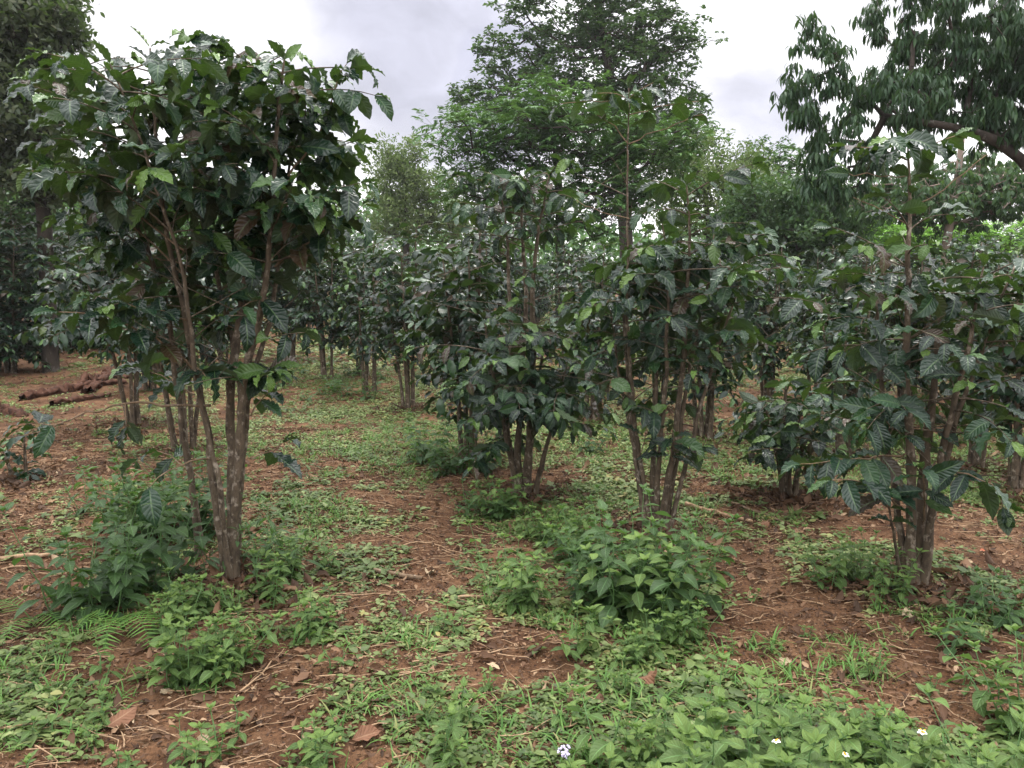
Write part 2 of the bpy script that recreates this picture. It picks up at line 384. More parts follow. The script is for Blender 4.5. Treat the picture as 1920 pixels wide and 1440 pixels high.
# soil
def soil_mat():
    m, n, l, o = mk('red soil')
    tc = n.new('ShaderNodeTexCoord')
    def nz(s, d=6, r=.6):
        a = n.new('ShaderNodeTexNoise'); a.inputs['Scale'].default_value = s; a.inputs['Detail'].default_value = d; a.inputs['Roughness'].default_value = r
        l.new(tc.outputs['Object'], a.inputs['Vector']); return a.outputs['Fac']
    big, mid, fine = nz(.7), nz(6), nz(70, 8, .75)
    c = ramp(n, [(.25, (.052, .025, .014)), (.5, (.13, .067, .036)), (.75, (.21, .125, .072))]); l.new(mid, c.inputs[0])
    bg_ = ramp(n, [(.38, (.5, .45, .42)), (.55, (1, 1, 1))]); l.new(nz(1.6, 5), bg_.inputs[0])
    c2 = mixc(n, l, 1., mixc(n, l, math_(n, l, 'MULTIPLY', big, .5), c.outputs[0], (.16, .085, .04)), bg_.outputs[0], 'MULTIPLY')
    sp = ramp(n, [(.35, (.45, .45, .45)), (.55, (1, 1, 1)), (.72, (1.5, 1.4, 1.3))]); l.new(fine, sp.inputs[0])
    c3 = mixc(n, l, 1., c2, sp.outputs[0], 'MULTIPLY')
    # scattered pale crumbs and dark bits of litter
    vo = n.new('ShaderNodeTexVoronoi'); vo.inputs['Scale'].default_value = 55; l.new(tc.outputs['Object'], vo.inputs['Vector'])
    k = math_(n, l, 'LESS_THAN', vo.outputs['Distance'], .2)
    vr = n.new('ShaderNodeSeparateColor'); l.new(vo.outputs['Color'], vr.inputs[0])
    k1 = math_(n, l, 'MULTIPLY', k, math_(n, l, 'GREATER_THAN', vr.outputs[0], .8))
    c4 = mixc(n, l, k1, c3, (.26, .19, .12))
    k2 = math_(n, l, 'MULTIPLY', math_(n, l, 'LESS_THAN', vo.outputs['Distance'], .35), math_(n, l, 'LESS_THAN', vr.outputs[1], .22))
    c5 = mixc(n, l, k2, c4, (.035, .018, .012))
    pb = n.new('ShaderNodeBsdfPrincipled'); l.new(c5, pb.inputs['Base Color']); pb.inputs['Roughness'].default_value = .95; pb.inputs['Specular IOR Level'].default_value = .15
    hh = math_(n, l, 'ADD', math_(n, l, 'MULTIPLY', mid, 1.), math_(n, l, 'MULTIPLY', fine, .5))
    bp = n.new('ShaderNodeBump'); bp.inputs['Strength'].default_value = .9; bp.inputs['Distance'].default_value = .025; l.new(hh, bp.inputs['Height']); l.new(bp.outputs[0], pb.inputs['Normal'])
    l.new(pb.outputs[0], o.inputs[0]); return m
M['soil'] = soil_mat()

# ------------------------------------------------------------------ naming helpers
def tag(o, label=None, cat=None, group=None, kind=None):
    if label: o['label'] = label
    if cat: o['category'] = cat
    if group: o['group'] = group
    if kind: o['kind'] = kind
    return o
def thing(name, label, cat, loc, group=None):
    o = bpy.data.objects.new(name, None); o.empty_display_size = .1; sc.collection.objects.link(o)
    o.location = tuple(float(q) for q in loc)
    return tag(o, label, cat, group)
def copy_tree(o, parent=None):
    c = o.copy(); sc.collection.objects.link(c); c.parent = parent
    for ch in list(o.children): copy_tree(ch, c)
    return c
def place_copy(proto, loc, rz, s, label, group, used=set()):
    if proto.name not in used: used.add(proto.name); o = proto
    else: o = copy_tree(proto)
    o.location = tuple(float(q) for q in loc); o.rotation_euler = (0, 0, rz); o.scale = (s, s, s)
    o['label'] = label; o['group'] = group
    return o

# ------------------------------------------------------------------ ground
def make_ground():
    def axis(n, a, b, k):
        t = np.linspace(-1, 1, n); return np.sinh(t * k) / math.sinh(k) * (b - a) / 2 + (a + b) / 2
    xs = axis(420, -150, 150, 5.2)
    t = np.linspace(0, 1, 520); ys = -8 + 10.2 * (t / .14).clip(0, 1) + (np.exp(np.clip((t - .14) / .86, 0, 1) * 4.6) - 1) / (math.exp(4.6) - 1) * 180
    X, Y = np.meshgrid(xs, ys, indexing='ij')
    H = hgt(X, Y)
    near = np.clip(1.3 - np.hypot(X, Y) / 14, 0, 1)
    H = H + near * (.03 * (fbm(X * 7, Y * 7, 21, 3) - .5))
    v = np.stack([X, Y, H], -1).reshape(-1, 3); nx, ny = len(xs), len(ys)
    i = np.arange(nx - 1)[:, None] * ny + np.arange(ny - 1)[None]
    f = np.stack([i, i + ny, i + ny + 1, i + 1], -1).reshape(-1, 4)
    b = Buf(); b.add(v, f, np.zeros_like(v)); o = b.build('ground', M['soil']); tag(o, kind='structure')
make_ground()

# ------------------------------------------------------------------ coffee bushes
def resample(pts, step):
    pts = np.asarray(pts, float)
    # Catmull-Rom like smoothing through a cubic interp on arc length
    d = np.concatenate([[0], np.cumsum(np.linalg.norm(np.diff(pts, axis=0), axis=1))])
    n = max(3, int(d[-1] / step) + 1); s = np.linspace(0, d[-1], n)
    q = np.stack([np.interp(s, d, pts[:, k]) for k in range(3)], -1)
    for _ in range(2):
        q[1:-1] = (q[:-2] + 2 * q[1:-1] + q[2:]) / 4
    return q, s

def lateral(r, p0, az, elev, L_, droop, nseg=7):
    t = np.linspace(0, 1, nseg + 1); e = elev - droop * t
    a = az + r.uniform(-.35, .35) * t + np.cumsum(r.normal(0, .07, nseg + 1))
    d = np.stack([np.cos(a) * np.cos(e), np.sin(a) * np.cos(e), np.sin(e)], -1) * (L_ / nseg)
    pts = np.concatenate([[p0], p0 + np.cumsum(d[:-1], 0)])
    return pts

def leaves_on(r, acc, pts, start, nodes, size, droop_leaf=.5, tipyoung=.5, drop=.0):
    """opposite pairs of leaves along the outer part of a twig"""
    n = len(pts) - 1
    ts = np.linspace(start, 1.0, nodes)
    for k, t in enumerate(ts):
        if r.rand() < drop: continue
        x = t * n; i = min(int(x), n - 1); p = pts[i] + (pts[i + 1] - pts[i]) * (x - i)
        d = pts[i + 1] - pts[i]; d = d / (np.linalg.norm(d) + 1e-9)
        side = np.cross(d, [0, 0, 1.]); side /= (np.linalg.norm(side) + 1e-9)
        last = k >= nodes - 1
        for s in (-1, 1):
            f = r.uniform(.25, .8) if not last else r.uniform(.9, 1.6)
            dl = side * s + d * f + np.array([0, 0, -droop_leaf * r.uniform(-.1, 1.25) + .28]) + r.normal(0, .16, 3)
            up = np.array([0, 0, 1.]) + r.normal(0, .42, 3) + d * .2
            sz = size * r.uniform(.7, 1.18) * (.72 if last else 1)
            rn = r.rand() * .86
            if last and r.rand() < tipyoung * .5: rn = r.uniform(.84, .905)
            elif r.rand() < .06: rn = r.uniform(.93, 1)
            acc.append((p, dl, up, sz, rn))
        if last and r.rand() < .8:
            acc.append((p, d + np.array([0, 0, .3]) + r.normal(0, .2, 3), np.array([0, 0, 1.]) + r.normal(0, .3, 3), size * .5, r.uniform(.80, .905)))

def coffee(label, base, stems, profile, leaf=.19, fam=None, mat='coffee', seed=0, group=None, extra=(), gap=.085, berries=0, name='coffee_tree', whorl=2, dens=1.0, rbase=.03, tw_sides=4, bare=None):
    """stems: list of (points, radius0, radius1, zmin for laterals, phase); profile: rows (height, lateral length, elevation, chance, leaf droop)"""
    r = np.random.RandomState(seed)
    fam = fam or COF_HI
    base = np.asarray(base, float)
    root = thing(name, label, 'coffee tree', base, group)
    prof = np.array(profile, float)
    leafacc = []; bb = Buf(); nb = 0
    for si, (pts, r0, r1, zmin) in enumerate(stems):
        sb = Buf()
        q, s = resample(pts, .06 if fam is COF_HI else .12)
        q = q + np.cumsum(r.normal(0, .0035, q.shape), 0) * np.array([1, 1, 0])
        tt = s / s[-1]; rad = r0 * (1 - tt) ** .8 + r1
        rad = rad * (1 + .7 * np.exp(-tt * 30) + r.normal(0, .05, len(rad)))
        tube(sb, q, rad, 10 if r0 > .02 and fam is COF_HI else 6, .22, seed + si)
        tw0 = []; 
        h = zmin + r.uniform(0, gap); az = r.uniform(0, 6.28)
        top = q[-1, 2] - base[2]
        while h < top - .01:
            i = np.argmin(np.abs(q[:, 2] - base[2] - h))
            Lr, el, ch, dr = [np.interp(h, prof[:, 0], prof[:, k]) for k in (1, 2, 3, 4)]
            az += math.pi / 2 + r.normal(0, .35)
            for w in range(whorl):
                if r.rand() > ch: continue
                a = az + w * math.pi + r.normal(0, .25)
                L_ = Lr * r.uniform(.6, 1.2)
                if L_ < .05: continue
                tp = lateral(r, q[i], a, el + r.normal(0, .15), L_, r.uniform(.25, .8), 7)
                e = .0035 + .0035 * L_
                tube(sb, tp, np.linspace(e, .0018, len(tp)), tw_sides, cap=False)
                nd = max(2, int(L_ * r.uniform(.35, .75) / .062 * dens))
                leaves_on(r, leafacc, tp, max(.22, 1 - nd * .068 / L_), nd, leaf, dr)
                # secondary twig
                if L_ > .4 and r.rand() < .55:
                    k = r.randint(2, 5); a2 = a + r.choice([-1, 1]) * r.uniform(.5, 1.0)
                    t2 = lateral(r, tp[k], a2, el * .5, L_ * r.uniform(.35, .6), .6, 5)
                    tube(sb, t2, np.linspace(e * .6, .0015, len(t2)), tw_sides, cap=False)
                    leaves_on(r, leafacc, t2, .3, max(2, int(3 * dens)), leaf * .92, dr)
                if berries and r.rand() < berries and L_ > .3 and nb < 85:
                    for k in range(2, 6):
                        for _ in range(r.randint(2, 7)):
                            nb += 1; bb = Buf(); ball(bb, tp[k] + r.normal(0, .012, 3), .0075 * r.uniform(.8, 1.2)); bb.build('berry', M['berry'], root, base)
            h += gap * r.uniform(.7, 1.4)
        if bare:
            for _ in range(int((bare[1] - bare[0]) * bare[2])):
                hb = r.uniform(bare[0], bare[1])
                if hb > top - .2: continue
                i = np.argmin(np.abs(q[:, 2] - base[2] - hb)); Lb = r.uniform(.15, .75)
                tp = lateral(r, q[i], r.uniform(0, 6.28), r.uniform(.1, .8), Lb, r.uniform(-.2, .5), 6)
                tube(sb, tp, np.linspace(.004, .0014, 7), tw_sides, cap=False)
                k = r.randint(2, 5); t2 = lateral(r, tp[k], r.uniform(0, 6.28), .5, Lb * .4, .3, 3); tube(sb, t2, np.linspace(.0025, .001, 4), 3, cap=False)
        # crown tip of the stem
        tip = q[-6:] if len(q) > 6 else q
        leaves_on(r, leafacc, tip, .2, 4, leaf * .85, .35, .8)
        sb.build('stem', M['bark'], root, base)
    for (pts, e0, nodes, start) in extra:      # single long twigs that carry a few leaves
        q, s = resample(pts, .06); q[1:-1] += r.normal(0, .006, q[1:-1].shape)
        eb = Buf(); tube(eb, q, np.linspace(e0, .002, len(q)), 6); eb.build('branch', M['twig'], root, base)
        if nodes: leaves_on(r, leafacc, q, start, nodes, leaf * 1.05, .9, .3)
    lb = Buf()
    pos, d, up, sz, rn = [np.array([a[k] for a in leafacc]) for k in range(5)]
    put(lb, fam, pos, d, up, sz, rn, seed=seed)
    lb.build('crown', M[mat], root, base)
    return root

def _ball(n=5, m=4):
    th = np.linspace(0, 2 * math.pi, n, endpoint=False); ph = np.linspace(.25, math.pi - .25, m)
    v = np.stack([np.outer(np.sin(ph), np.cos(th)), np.outer(np.sin(ph), np.sin(th)), np.outer(np.cos(ph), np.ones(n))], -1).reshape(-1, 3)
    i = np.arange(m - 1)[:, None] * n; j = np.arange(n)[None]; k = (j + 1) % n
    return v, np.stack([i + j, i + n + j, i + n + k, i + k], -1).reshape(-1, 4)
BV, BF = _ball(7, 5)
def ball(buf, c, r): buf.add(np.asarray(c) + BV * r, BF, np.zeros_like(BV) + .5)

def S(d, pix, r0, r1, zmin, dd=0.):
    """a stem drawn through photo pixels at distance d (+dd at its top)"""
    n = len(pix)
    return ([P(x, y, d + dd * k / max(1, n - 1)) for k, (x, y) in enumerate(pix)], r0, r1, zmin)

# front left tree
bA = G(428, 1098); dA = bA[1]
coffee('tall front coffee tree whose thick stems fan up to a broad umbrella of leaves', bA, [
    S(dA, [(430, 1100), (405, 930), (392, 800), (370, 690), (345, 560), (318, 420), (308, 300), (300, 190), (290, 90)], .020, .005, 1.15, .1),
    S(dA, [(436, 1100), (432, 900), (425, 760), (440, 620), (468, 480), (478, 340), (485, 200), (480, 110)], .027, .005, 1.2, .25),
    S(dA, [(436, 1100), (440, 950), (455, 830), (462, 700), (500, 560), (512, 420), (518, 280), (528, 170), (535, 110)], .025, .005, 1.3, -.2),
    S(dA + .25, [(378, 1040), (366, 940), (352, 840), (338, 740), (318, 560), (262, 420), (215, 300), (170, 200), (120, 130)], .019, .004, 1.1, .2),
    S(dA + .1, [(432, 1095), (440, 900), (452, 760), (430, 620), (400, 500), (372, 420), (352, 300), (380, 180), (395, 100)], .019, .004, 1.0, .45),
    S(dA + .2, [(440, 1090), (455, 900), (470, 740), (515, 600), (528, 480), (535, 330), (560, 230), (585, 190)], .018, .004, 1.1, .0),
    S(dA - .02, [(434, 1095), (420, 980), (412, 900), (380, 760), (362, 640), (340, 500), (275, 330), (235, 220), (200, 120)], .014, .004, 1.8, -.35),
  ], [(0, .2, .2, 0, .8), (1.0, .35, .4, .16, 1.), (1.5, .4, .4, .35, 1.), (1.8, .45, .5, .6, 1.), (2.15, .44, .5, .8, 1.), (2.6, .40, .35, 1, .9), (3.1, .22, .5, 1, .7)], leaf=.205, seed=11, gap=.085, bare=(1.1, 2.0, 7), berries=.12, dens=1.3,
  extra=[([P(395, 760, dA), P(220, 755, dA - .1), P(140, 785, dA - .2), P(80, 810, dA - .25), P(-10, 822, dA - .3)], .008, 0, .5),
         ([P(120, 795, dA - .2), P(90, 800, dA - .25), P(50, 795, dA - .2)], .004, 3, .3),
         ([P(235, 757, dA - .1), P(222, 765, dA - .1), P(238, 800, dA - .12)], .005, 2, .7),
         ([P(360, 690, dA), P(300, 640, dA - .15), P(210, 590, dA - .3), P(110, 585, dA - .4)], .007, 8, .3),
         ([P(350, 600, dA), P(290, 580, dA - .25), P(240, 570, dA - .35)], .006, 5, .5),
         ([P(395, 860, dA), P(330, 870, dA - .2), P(280, 905, dA - .3), P(262, 935, dA - .35)], .006, 2, .85),
         ([P(350, 520, dA + .1), P(270, 440, dA + .1), P(150, 360, dA + .1)], .006, 2, .6),
         ([P(345, 470, dA), P(250, 400, dA), P(120, 330, dA - .1), P(60, 320, dA - .1)], .006, 4, .4),
         ([P(360, 500, dA + .2), P(270, 480, dA + .3), P(160, 400, dA + .3)], .005, 0, .6),
         ([P(370, 690, dA), P(375, 690, dA - .12), P(385, 705, dA - .22)], .006, 3, .4),
         ([P(500, 560, dA), P(480, 560, dA - .15), P(455, 575, dA - .25)], .006, 3, .3),
         ([P(515, 500, dA), P(600, 440, dA - .05), P(680, 385, dA)], .006, 7, .3),
         ([P(520, 420, dA), P(580, 380, dA - .1), P(600, 400, dA - .2)], .006, 5, .4),
         ([P(540, 330, dA), P(600, 250, dA), P(630, 160, dA), P(650, 120, dA)], .006, 5, .3),
         ([P(470, 780, dA), P(500, 740, dA + .1), P(515, 720, dA + .1)], .005, 3, .5),
         ([P(470, 860, dA), P(505, 850, dA + .1), P(530, 830, dA + .1)], .005, 2, .6),
         ([P(350, 560, dA + .3), P(290, 540, dA + .5), P(220, 500, dA + .5)], .006, 6, .3),
         ([P(365, 740, dA + .3), P(300, 700, dA + .5), P(250, 690, dA + .5)], .006, 6, .3),
         ([P(440, 640, dA + .3), P(420, 580, dA + .4), P(400, 560, dA + .5)], .006, 5, .3),
         ([P(380, 900, dA + .3), P(300, 840, dA + .5), P(260, 860, dA + .5)], .006, 3, .5)])

# bush in the middle
bB = G(985, 940); dB = bB[1]
coffee('middle coffee tree with wide leafy skirt and bare stems below its top tuft', bB, [
    S(dB, [(975, 945), (968, 850), (975, 700), (985, 560), (975, 440), (985, 330)], .026, .006, .6, .1),
    S(dB, [(985, 945), (990, 850), (998, 700), (1000, 560), (1010, 440), (1030, 330)], .026, .006, .7, -.1),
    S(dB, [(1000, 945), (1020, 860), (1045, 760), (1060, 690)], .02, .005, .55, -.2),
    S(dB, [(972, 940), (955, 850), (940, 760), (920, 680), (905, 600)], .02, .005, .5, -.1),
    S(dB, [(990, 930), (1000, 800), (1010, 700), (1030, 620)], .018, .005, .6, .3),
    S(dB, [(968, 930), (950, 800), (960, 600), (950, 420), (940, 340)], .018, .005, .75, .3),
  ], [(0, .1, .1, 0, .7), (.35, .4, .0, .5, 1.1), (.6, .5, .1, .9, 1.), (1.0, .62, .2, 1, .7), (1.3, .45, .3, .7, .7), (1.45, .3, .3, .08, .7), (1.95, .35, .3, .12, .8), (2.02, .48, .35, 1, 1.1), (2.6, .35, .5, 1, .9)], leaf=.185, seed=23, gap=.09, bare=(1.2, 2.2, 5))

# slender multi-stem tree right of the middle
bC = G(1225, 1000); dC = bC[1]
coffee('slender coffee tree whose thin stem rises to a sparse tuft against the tallest tree', bC, [
    S(dC, [(1222, 1000), (1205, 880), (1190, 700), (1178, 540), (1180, 400), (1178, 280), (1180, 165)], .015, .003, 3.0, .0),
    S(dC, [(1226, 1000), (1222, 880), (1225, 700), (1232, 580), (1225, 500)], .02, .004, 1.55, .2),
    S(dC, [(1236, 1000), (1258, 860), (1275, 700), (1285, 560), (1290, 440), (1285, 350)], .02, .005, 1.1, .0),
    S(dC, [(1246, 1000), (1262, 900), (1272, 800), (1300, 640), (1330, 540), (1345, 440)], .016, .004, .9, .3),
    S(dC, [(1212, 1000), (1198, 900), (1182, 780), (1172, 640), (1165, 520)], .017, .004, .9, .2),
    S(dC, [(1215, 1000), (1195, 870), (1160, 700), (1140, 560)], .014, .004, .8, .3),
    S(dC, [(1230, 1000), (1235, 880), (1250, 700), (1255, 500), (1240, 420)], .016, .004, .8, -.1),
    S(dC, [(1252, 1000), (1290, 860), (1320, 740), (1380, 560), (1400, 470)], .015, .004, .7, .2),
  ], [(0, .2, .1, 0, .7), (.6, .25, .2, .15, 1.), (1.0, .35, .2, .35, 1.), (1.4, .5, .3, .75, 1.), (1.75, .5, .35, .95, .9), (2.05, .3, .4, .35, .8), (2.25, .45, .5, .8, .7), (2.55, .25, .6, .9, .6)], leaf=.2, seed=37, gap=.1, bare=(.8, 2.3, 6),
  extra=[([P(1180, 205, dC), P(1150, 190, dC), P(1100, 190, dC), P(1050, 195, dC)], .004, 3, .3), ([P(1180, 215, dC), P(1240, 200, dC), P(1310, 190, dC)], .004, 3, .3),
         ([P(1180, 185, dC), P(1200, 160, dC), P(1225, 155, dC)], .004, 3, .2), ([P(1178, 270, dC), P(1150, 230, dC), P(1120, 215, dC)], .004, 1, .8),
         ([P(1178, 190, dC), P(1150, 170, dC - .1), P(1120, 175, dC - .1)], .004, 3, .2),
         ([P(1178, 270, dC), P(1240, 240, dC), P(1320, 215, dC)], .004, 1, .8), ([P(1180, 410, dC), P(1120, 400, dC), P(1080, 375, dC)], .004, 0, .8),
         ([P(1262, 880, dC), P(1258, 840, dC - .1), P(1265, 820, dC - .2)], .005, 5, .4), ([P(1262, 870, dC), P(1290, 830, dC - .05), P(1310, 840, dC - .1)], .005, 3, .4),
         ([P(1195, 860, dC), P(1210, 820, dC - .1), P(1215, 790, dC - .1)], .004, 2, .6)])

# right front tree
bE = G(1708, 1105); dE = bE[1]
coffee('front coffee tree with big hanging leaves and one stem topped by a high tuft', bE, [
    S(dE, [(1708, 1110), (1712, 980), (1708, 840), (1700, 650), (1702, 480), (1700, 360), (1698, 270)], .026, .004, .8, .0),
    S(dE, [(1715, 1110), (1725, 980), (1740, 820), (1755, 660), (1770, 520)], .03, .005, .8, .2),
    S(dE, [(1702, 1110), (1690, 1000), (1670, 850), (1655, 700), (1640, 560), (1630, 500)], .02, .004, .75, .2),
    S(dE, [(1728, 1105), (1745, 980), (1775, 820), (1820, 640), (1850, 500)], .022, .004, .8, -.1),
    S(dE, [(1722, 1105), (1735, 990), (1800, 760), (1870, 560), (1900, 480)], .018, .004, .9, .2),
    S(dE, [(1698, 1105), (1680, 1020), (1660, 900)], .010, .003, .4, -.15),
  ], [(0, .2, .1, 0, .7), (.6, .3, .1, .3, .9), (1.0, .45, .25, .6, .9), (1.5, .42, .35, .9, .8), (1.85, .3, .5, .9, .7), (2.0, .0, .5, .0, .7), (3, .0, .5, 0, .7)], leaf=.195, seed=41, gap=.095, dens=.85, bare=(.5, 1.9, 7),
  extra=[([P(1700, 300, dE), P(1660, 280, dE), P(1590, 275, dE)], .004, 4, .3), ([P(1700, 300, dE), P(1740, 275, dE), P(1790, 255, dE)], .004, 4, .3),
         ([P(1698, 275, dE), P(1690, 262, dE - .1), P(1670, 260, dE - .2)], .004, 4, .2), ([P(1700, 330, dE), P(1640, 330, dE - .1), P(1580, 320, dE - .1)], .003, 1, .9),
         ([P(1700, 400, dE), P(1760, 360, dE), P(1850, 290, dE)], .004, 0, .9), ([P(1700, 420, dE), P(1650, 390, dE), P(1600, 370, dE)], .003, 0, .9),
         ([P(1700, 850, dE), P(1600, 860, dE - .2), P(1500, 870, dE - .2)], .006, 8, .3), ([P(1690, 950, dE), P(1620, 900, dE - .3), P(1560, 900, dE - .4)], .006, 6, .3),
         ([P(1740, 900, dE), P(1800, 880, dE - .3), P(1860, 900, dE - .4), P(1880, 950, dE - .4)], .006, 6, .3),
         ([P(1730, 980, dE), P(1735, 900, dE - .3), P(1730, 880, dE - .4)], .006, 4, .4)])
# low bush between
bD = G(1478, 935); dD = bD[1]
coffee('low dark coffee bush crowded between the slender tree and the front right tree', bD, [
    S(dD, [(1478, 940), (1475, 850), (1480, 720)], .03, .006, .3, .0), S(dD, [(1470, 940), (1455, 860), (1430, 760)], .02, .005, .3, .1),
    S(dD, [(1488, 940), (1500, 850), (1540, 740)], .02, .005, .3, -.1), S(dD, [(1480, 940), (1482, 860), (1500, 780)], .02, .005, .4, -.4)],
    [(0, .2, .1, 0, .7), (.2, .35, .1, .6, .9), (.6, .5, .2, 1, .9), (1.2, .35, .5, 1, .7)], leaf=.18, seed=43, gap=.07)

# middle distance, each measured from the photo: base px, top px y, half width px
def auto(label, px, py, top, half, seed, leaf=.17, skirt=.45, n=5, gap=.075, group=None, fam=None, mat='coffee_far', lean=0, dens=1.0, dist=None):
    b = G(px, py); skirt *= .72
    d = b[1]; r = np.random.RandomState(seed + 900)
    H = P(px, top, d)[2] - b[2]; W = .82 * half / FPX * d
    st = []
    for k in range(n):
        a = 2 * math.pi * k / n + r.uniform(-.5, .5); o0 = r.uniform(.03, .10); sp = r.uniform(.3, .55) * W if k else .1 * W
        hh = H * (1 if k == 0 else r.uniform(.72, .97)) - .08
        dirv = np.array([math.cos(a), math.sin(a), 0])
        ls = np.array([lean * W, 0, 0])
        st.append(([b + dirv * o0 - [0, 0, .05], b + dirv * (o0 + sp * .25) + [0, 0, hh * .35] + ls * .3, b + dirv * (o0 + sp * .65) + [0, 0, hh * .7] + ls * .7, b + dirv * (o0 + sp) + [0, 0, hh] + ls], r.uniform(.018, .028), .005, skirt * r.uniform(.9, 1.3)))
    prof = [(0, .2, .1, 0, .8), (skirt * .8, W * .55, .0, .7, .9), (skirt + .35, W * .75, .15, .95, .8), (H * .75, W * .62, .3, .95, .75), (H, W * .4, .6, 1, .6)]
    return coffee(label, b, st, prof, leaf=leaf, fam=fam or COF_MD, mat=mat, seed=seed, gap=gap, group=group, dens=dens, tw_sides=3)
auto('coffee tree above the fern, just behind the middle coffee tree', 885, 868, 400, 150, 51, skirt=.75)
auto('coffee tree with dark hanging leaves and a single thick trunk beside the green clearing', 765, 768, 415, 120, 53, skirt=.75, n=4)
auto('coffee tree with a bare double trunk, second in the row left of the clearing', 612, 712, 425, 90, 55, skirt=.85, n=4)
auto('coffee tree at the back edge of the clearing with weeds round its foot', 682, 705, 430, 85, 57, skirt=.8)
auto('coffee tree just behind the front left tree, its leaves filling the gaps below the umbrella', 250, 800, 400, 190, 59, skirt=1.25, n=6)
auto('coffee tree directly behind the trunks of the tall umbrella tree', 345, 850, 440, 170, 89, skirt=1.2, n=6)
auto('coffee tree whose clustered trunks show right of the front left tree', 545, 680, 420, 90, 61, skirt=.9)
auto('coffee tree behind the slender tree with reddish old leaves', 1320, 825, 470, 120, 63, skirt=.8)
auto('coffee tree behind the front right tree, its crown rising left of the high tuft', 1590, 800, 450, 120, 65, skirt=.7)
auto('coffee tree between the middle tree and the slender tree, one row back', 1110, 790, 450, 75, 67, skirt=.7)
auto('coffee tree on the right edge behind the front right tree', 1905, 925, 470, 110, 69, skirt=.7)
auto('dense dark coffee tree on the left edge, leaves nearly to the ground', 20, 700, 380, 150, 71, skirt=.35, n=6, gap=.07)
auto('coffee tree in the row behind the low dark bush', 1440, 760, 450, 95, 73, skirt=.7)
auto('coffee tree peeping between the right edge tree and the front right one', 1800, 800, 440, 110, 75, skirt=.6)
auto('coffee tree with open lower stems showing through the slender tree', 1235, 775, 455, 70, 81, skirt=.6)
auto('coffee tree one row behind the low dark bush, to its far side', 1530, 745, 450, 75, 83, skirt=.6)
auto('coffee tree seen through the upper stems of the tufted front tree', 1700, 775, 440, 95, 85, skirt=.5)
auto('coffee tree filling the gap between the low dark bush and the tufted front tree', 1580, 860, 520, 95, 91, skirt=.5)
auto('coffee tree just beyond the tufted front tree on the edge side', 1830, 880, 480, 100, 93, skirt=.7)
auto('slim coffee tree standing in the row beside the thick-trunked one', 690, 740, 440, 70, 95, skirt=.7, n=3)
auto('dark coffee tree closing the far end of the bare slope beside the edge tree', 130, 655, 400, 110, 97, skirt=.3, n=6, gap=.06)
auto('broad coffee tree at the top of the bare slope behind the rotting log', 235, 650, 420, 110, 99, skirt=.3, n=6, gap=.06)
auto('coffee tree standing behind the log and the umbrella tree trunks', 420, 690, 420, 90, 101, skirt=.6)
auto('small drooping coffee seedling on the left edge in bare soil', 40, 905, 800, 60, 77, skirt=.12, n=2, gap=.12, leaf=.14)

# far rows: prototypes and copies
protos = []
for k, (H, W, sk) in enumerate([(2.2, .6, .35), (2.5, .62, .5), (1.9, .6, .3), (2.2, .75, .35), (2.7, .55, .6)]):
    r = np.random.RandomState(300 + k); st = []
    n = 5
    for j in range(n):
        a = 2 * math.pi * j / n + r.uniform(-.5, .5); sp = r.uniform(.25, .5) * W; hh = H * r.uniform(.75, 1)
        dv = np.array([math.cos(a), math.sin(a), 0])
        st.append(([dv * .06 - [0, 0, .05], dv * (.06 + sp * .3) + [0, 0, hh * .35], dv * (.06 + sp * .7) + [0, 0, hh * .7], dv * (.06 + sp) + [0, 0, hh]], .026, .005, sk * r.uniform(.8, 1.3)))
    prof = [(0, .2, .1, 0, .8), (sk * .8, W * .45, .0, .5, 1.3), (sk + .35, W * .7, .15, .9, 1.2), (H * .6, W * .5, .3, .8, 1.), (H * .8, W * .7, .3, .95, 1.), (H, W * .4, .6, 1, .8)]
    protos.append(coffee('x', (0, 0, 0), st, prof, leaf=.16, fam=COF_LO, mat='coffee_far', seed=310 + k, gap=.085, dens=1.1, tw_sides=3))
r = np.random.RandomState(77)
spots = []
taken = [o.location.copy() for o in sc.objects if o.name.startswith('coffee_tree') and o.parent is None and o.location.length > .5]
row = 0
Y = 12.0
while Y < 34:
    X = -Y * .80 - 1 + r.uniform(0, 1)
    while X < Y * .80 + 1:
        x, y = X + r.normal(0, .25), Y + r.normal(0, .3)
        clear = (-.17 * y - .4 < x < -.13 * y + .3 and y < 22) or (-.62 * y < x < -.5 * y and y < 26)
        if not clear and all((x - t[0]) ** 2 + (y - t[1]) ** 2 > 1.3 ** 2 for t in taken):
            spots.append((x, y)); taken.append(Vector((x, y, 0)))
        X += 2.3
    Y += 2.6
for k, (x, y) in enumerate(spots):
    s = r.uniform(.8, 1.05)
    side = 'left' if x < -.15 * y else ('middle' if x < .2 * y else 'right')
    depth = 'first' if y < 17.5 else ('second' if y < 24 else 'last')
    lab = {'first': 'coffee tree in the first crowded far rows', 'second': 'coffee tree half hidden in the second far rows', 'last': 'small-looking coffee tree in the very last rows'}[depth] + {'left': ' beyond the tall umbrella tree', 'middle': ' beyond the bare-stemmed middle tree', 'right': ' beyond the big-leaved tufted tree'}[side]
    place_copy(protos[r.randint(0, 5)], (x, y, hgt(x, y)), r.uniform(0, 6.28), s, lab, 'far coffee trees, ' + depth + ' rows ' + side)
for p in protos:
    if p['label'] == 'x':
        for c in list(p.children): bpy.data.objects.remove(c)
        bpy.data.objects.remove(p)
print('coffee copies', len(spots))

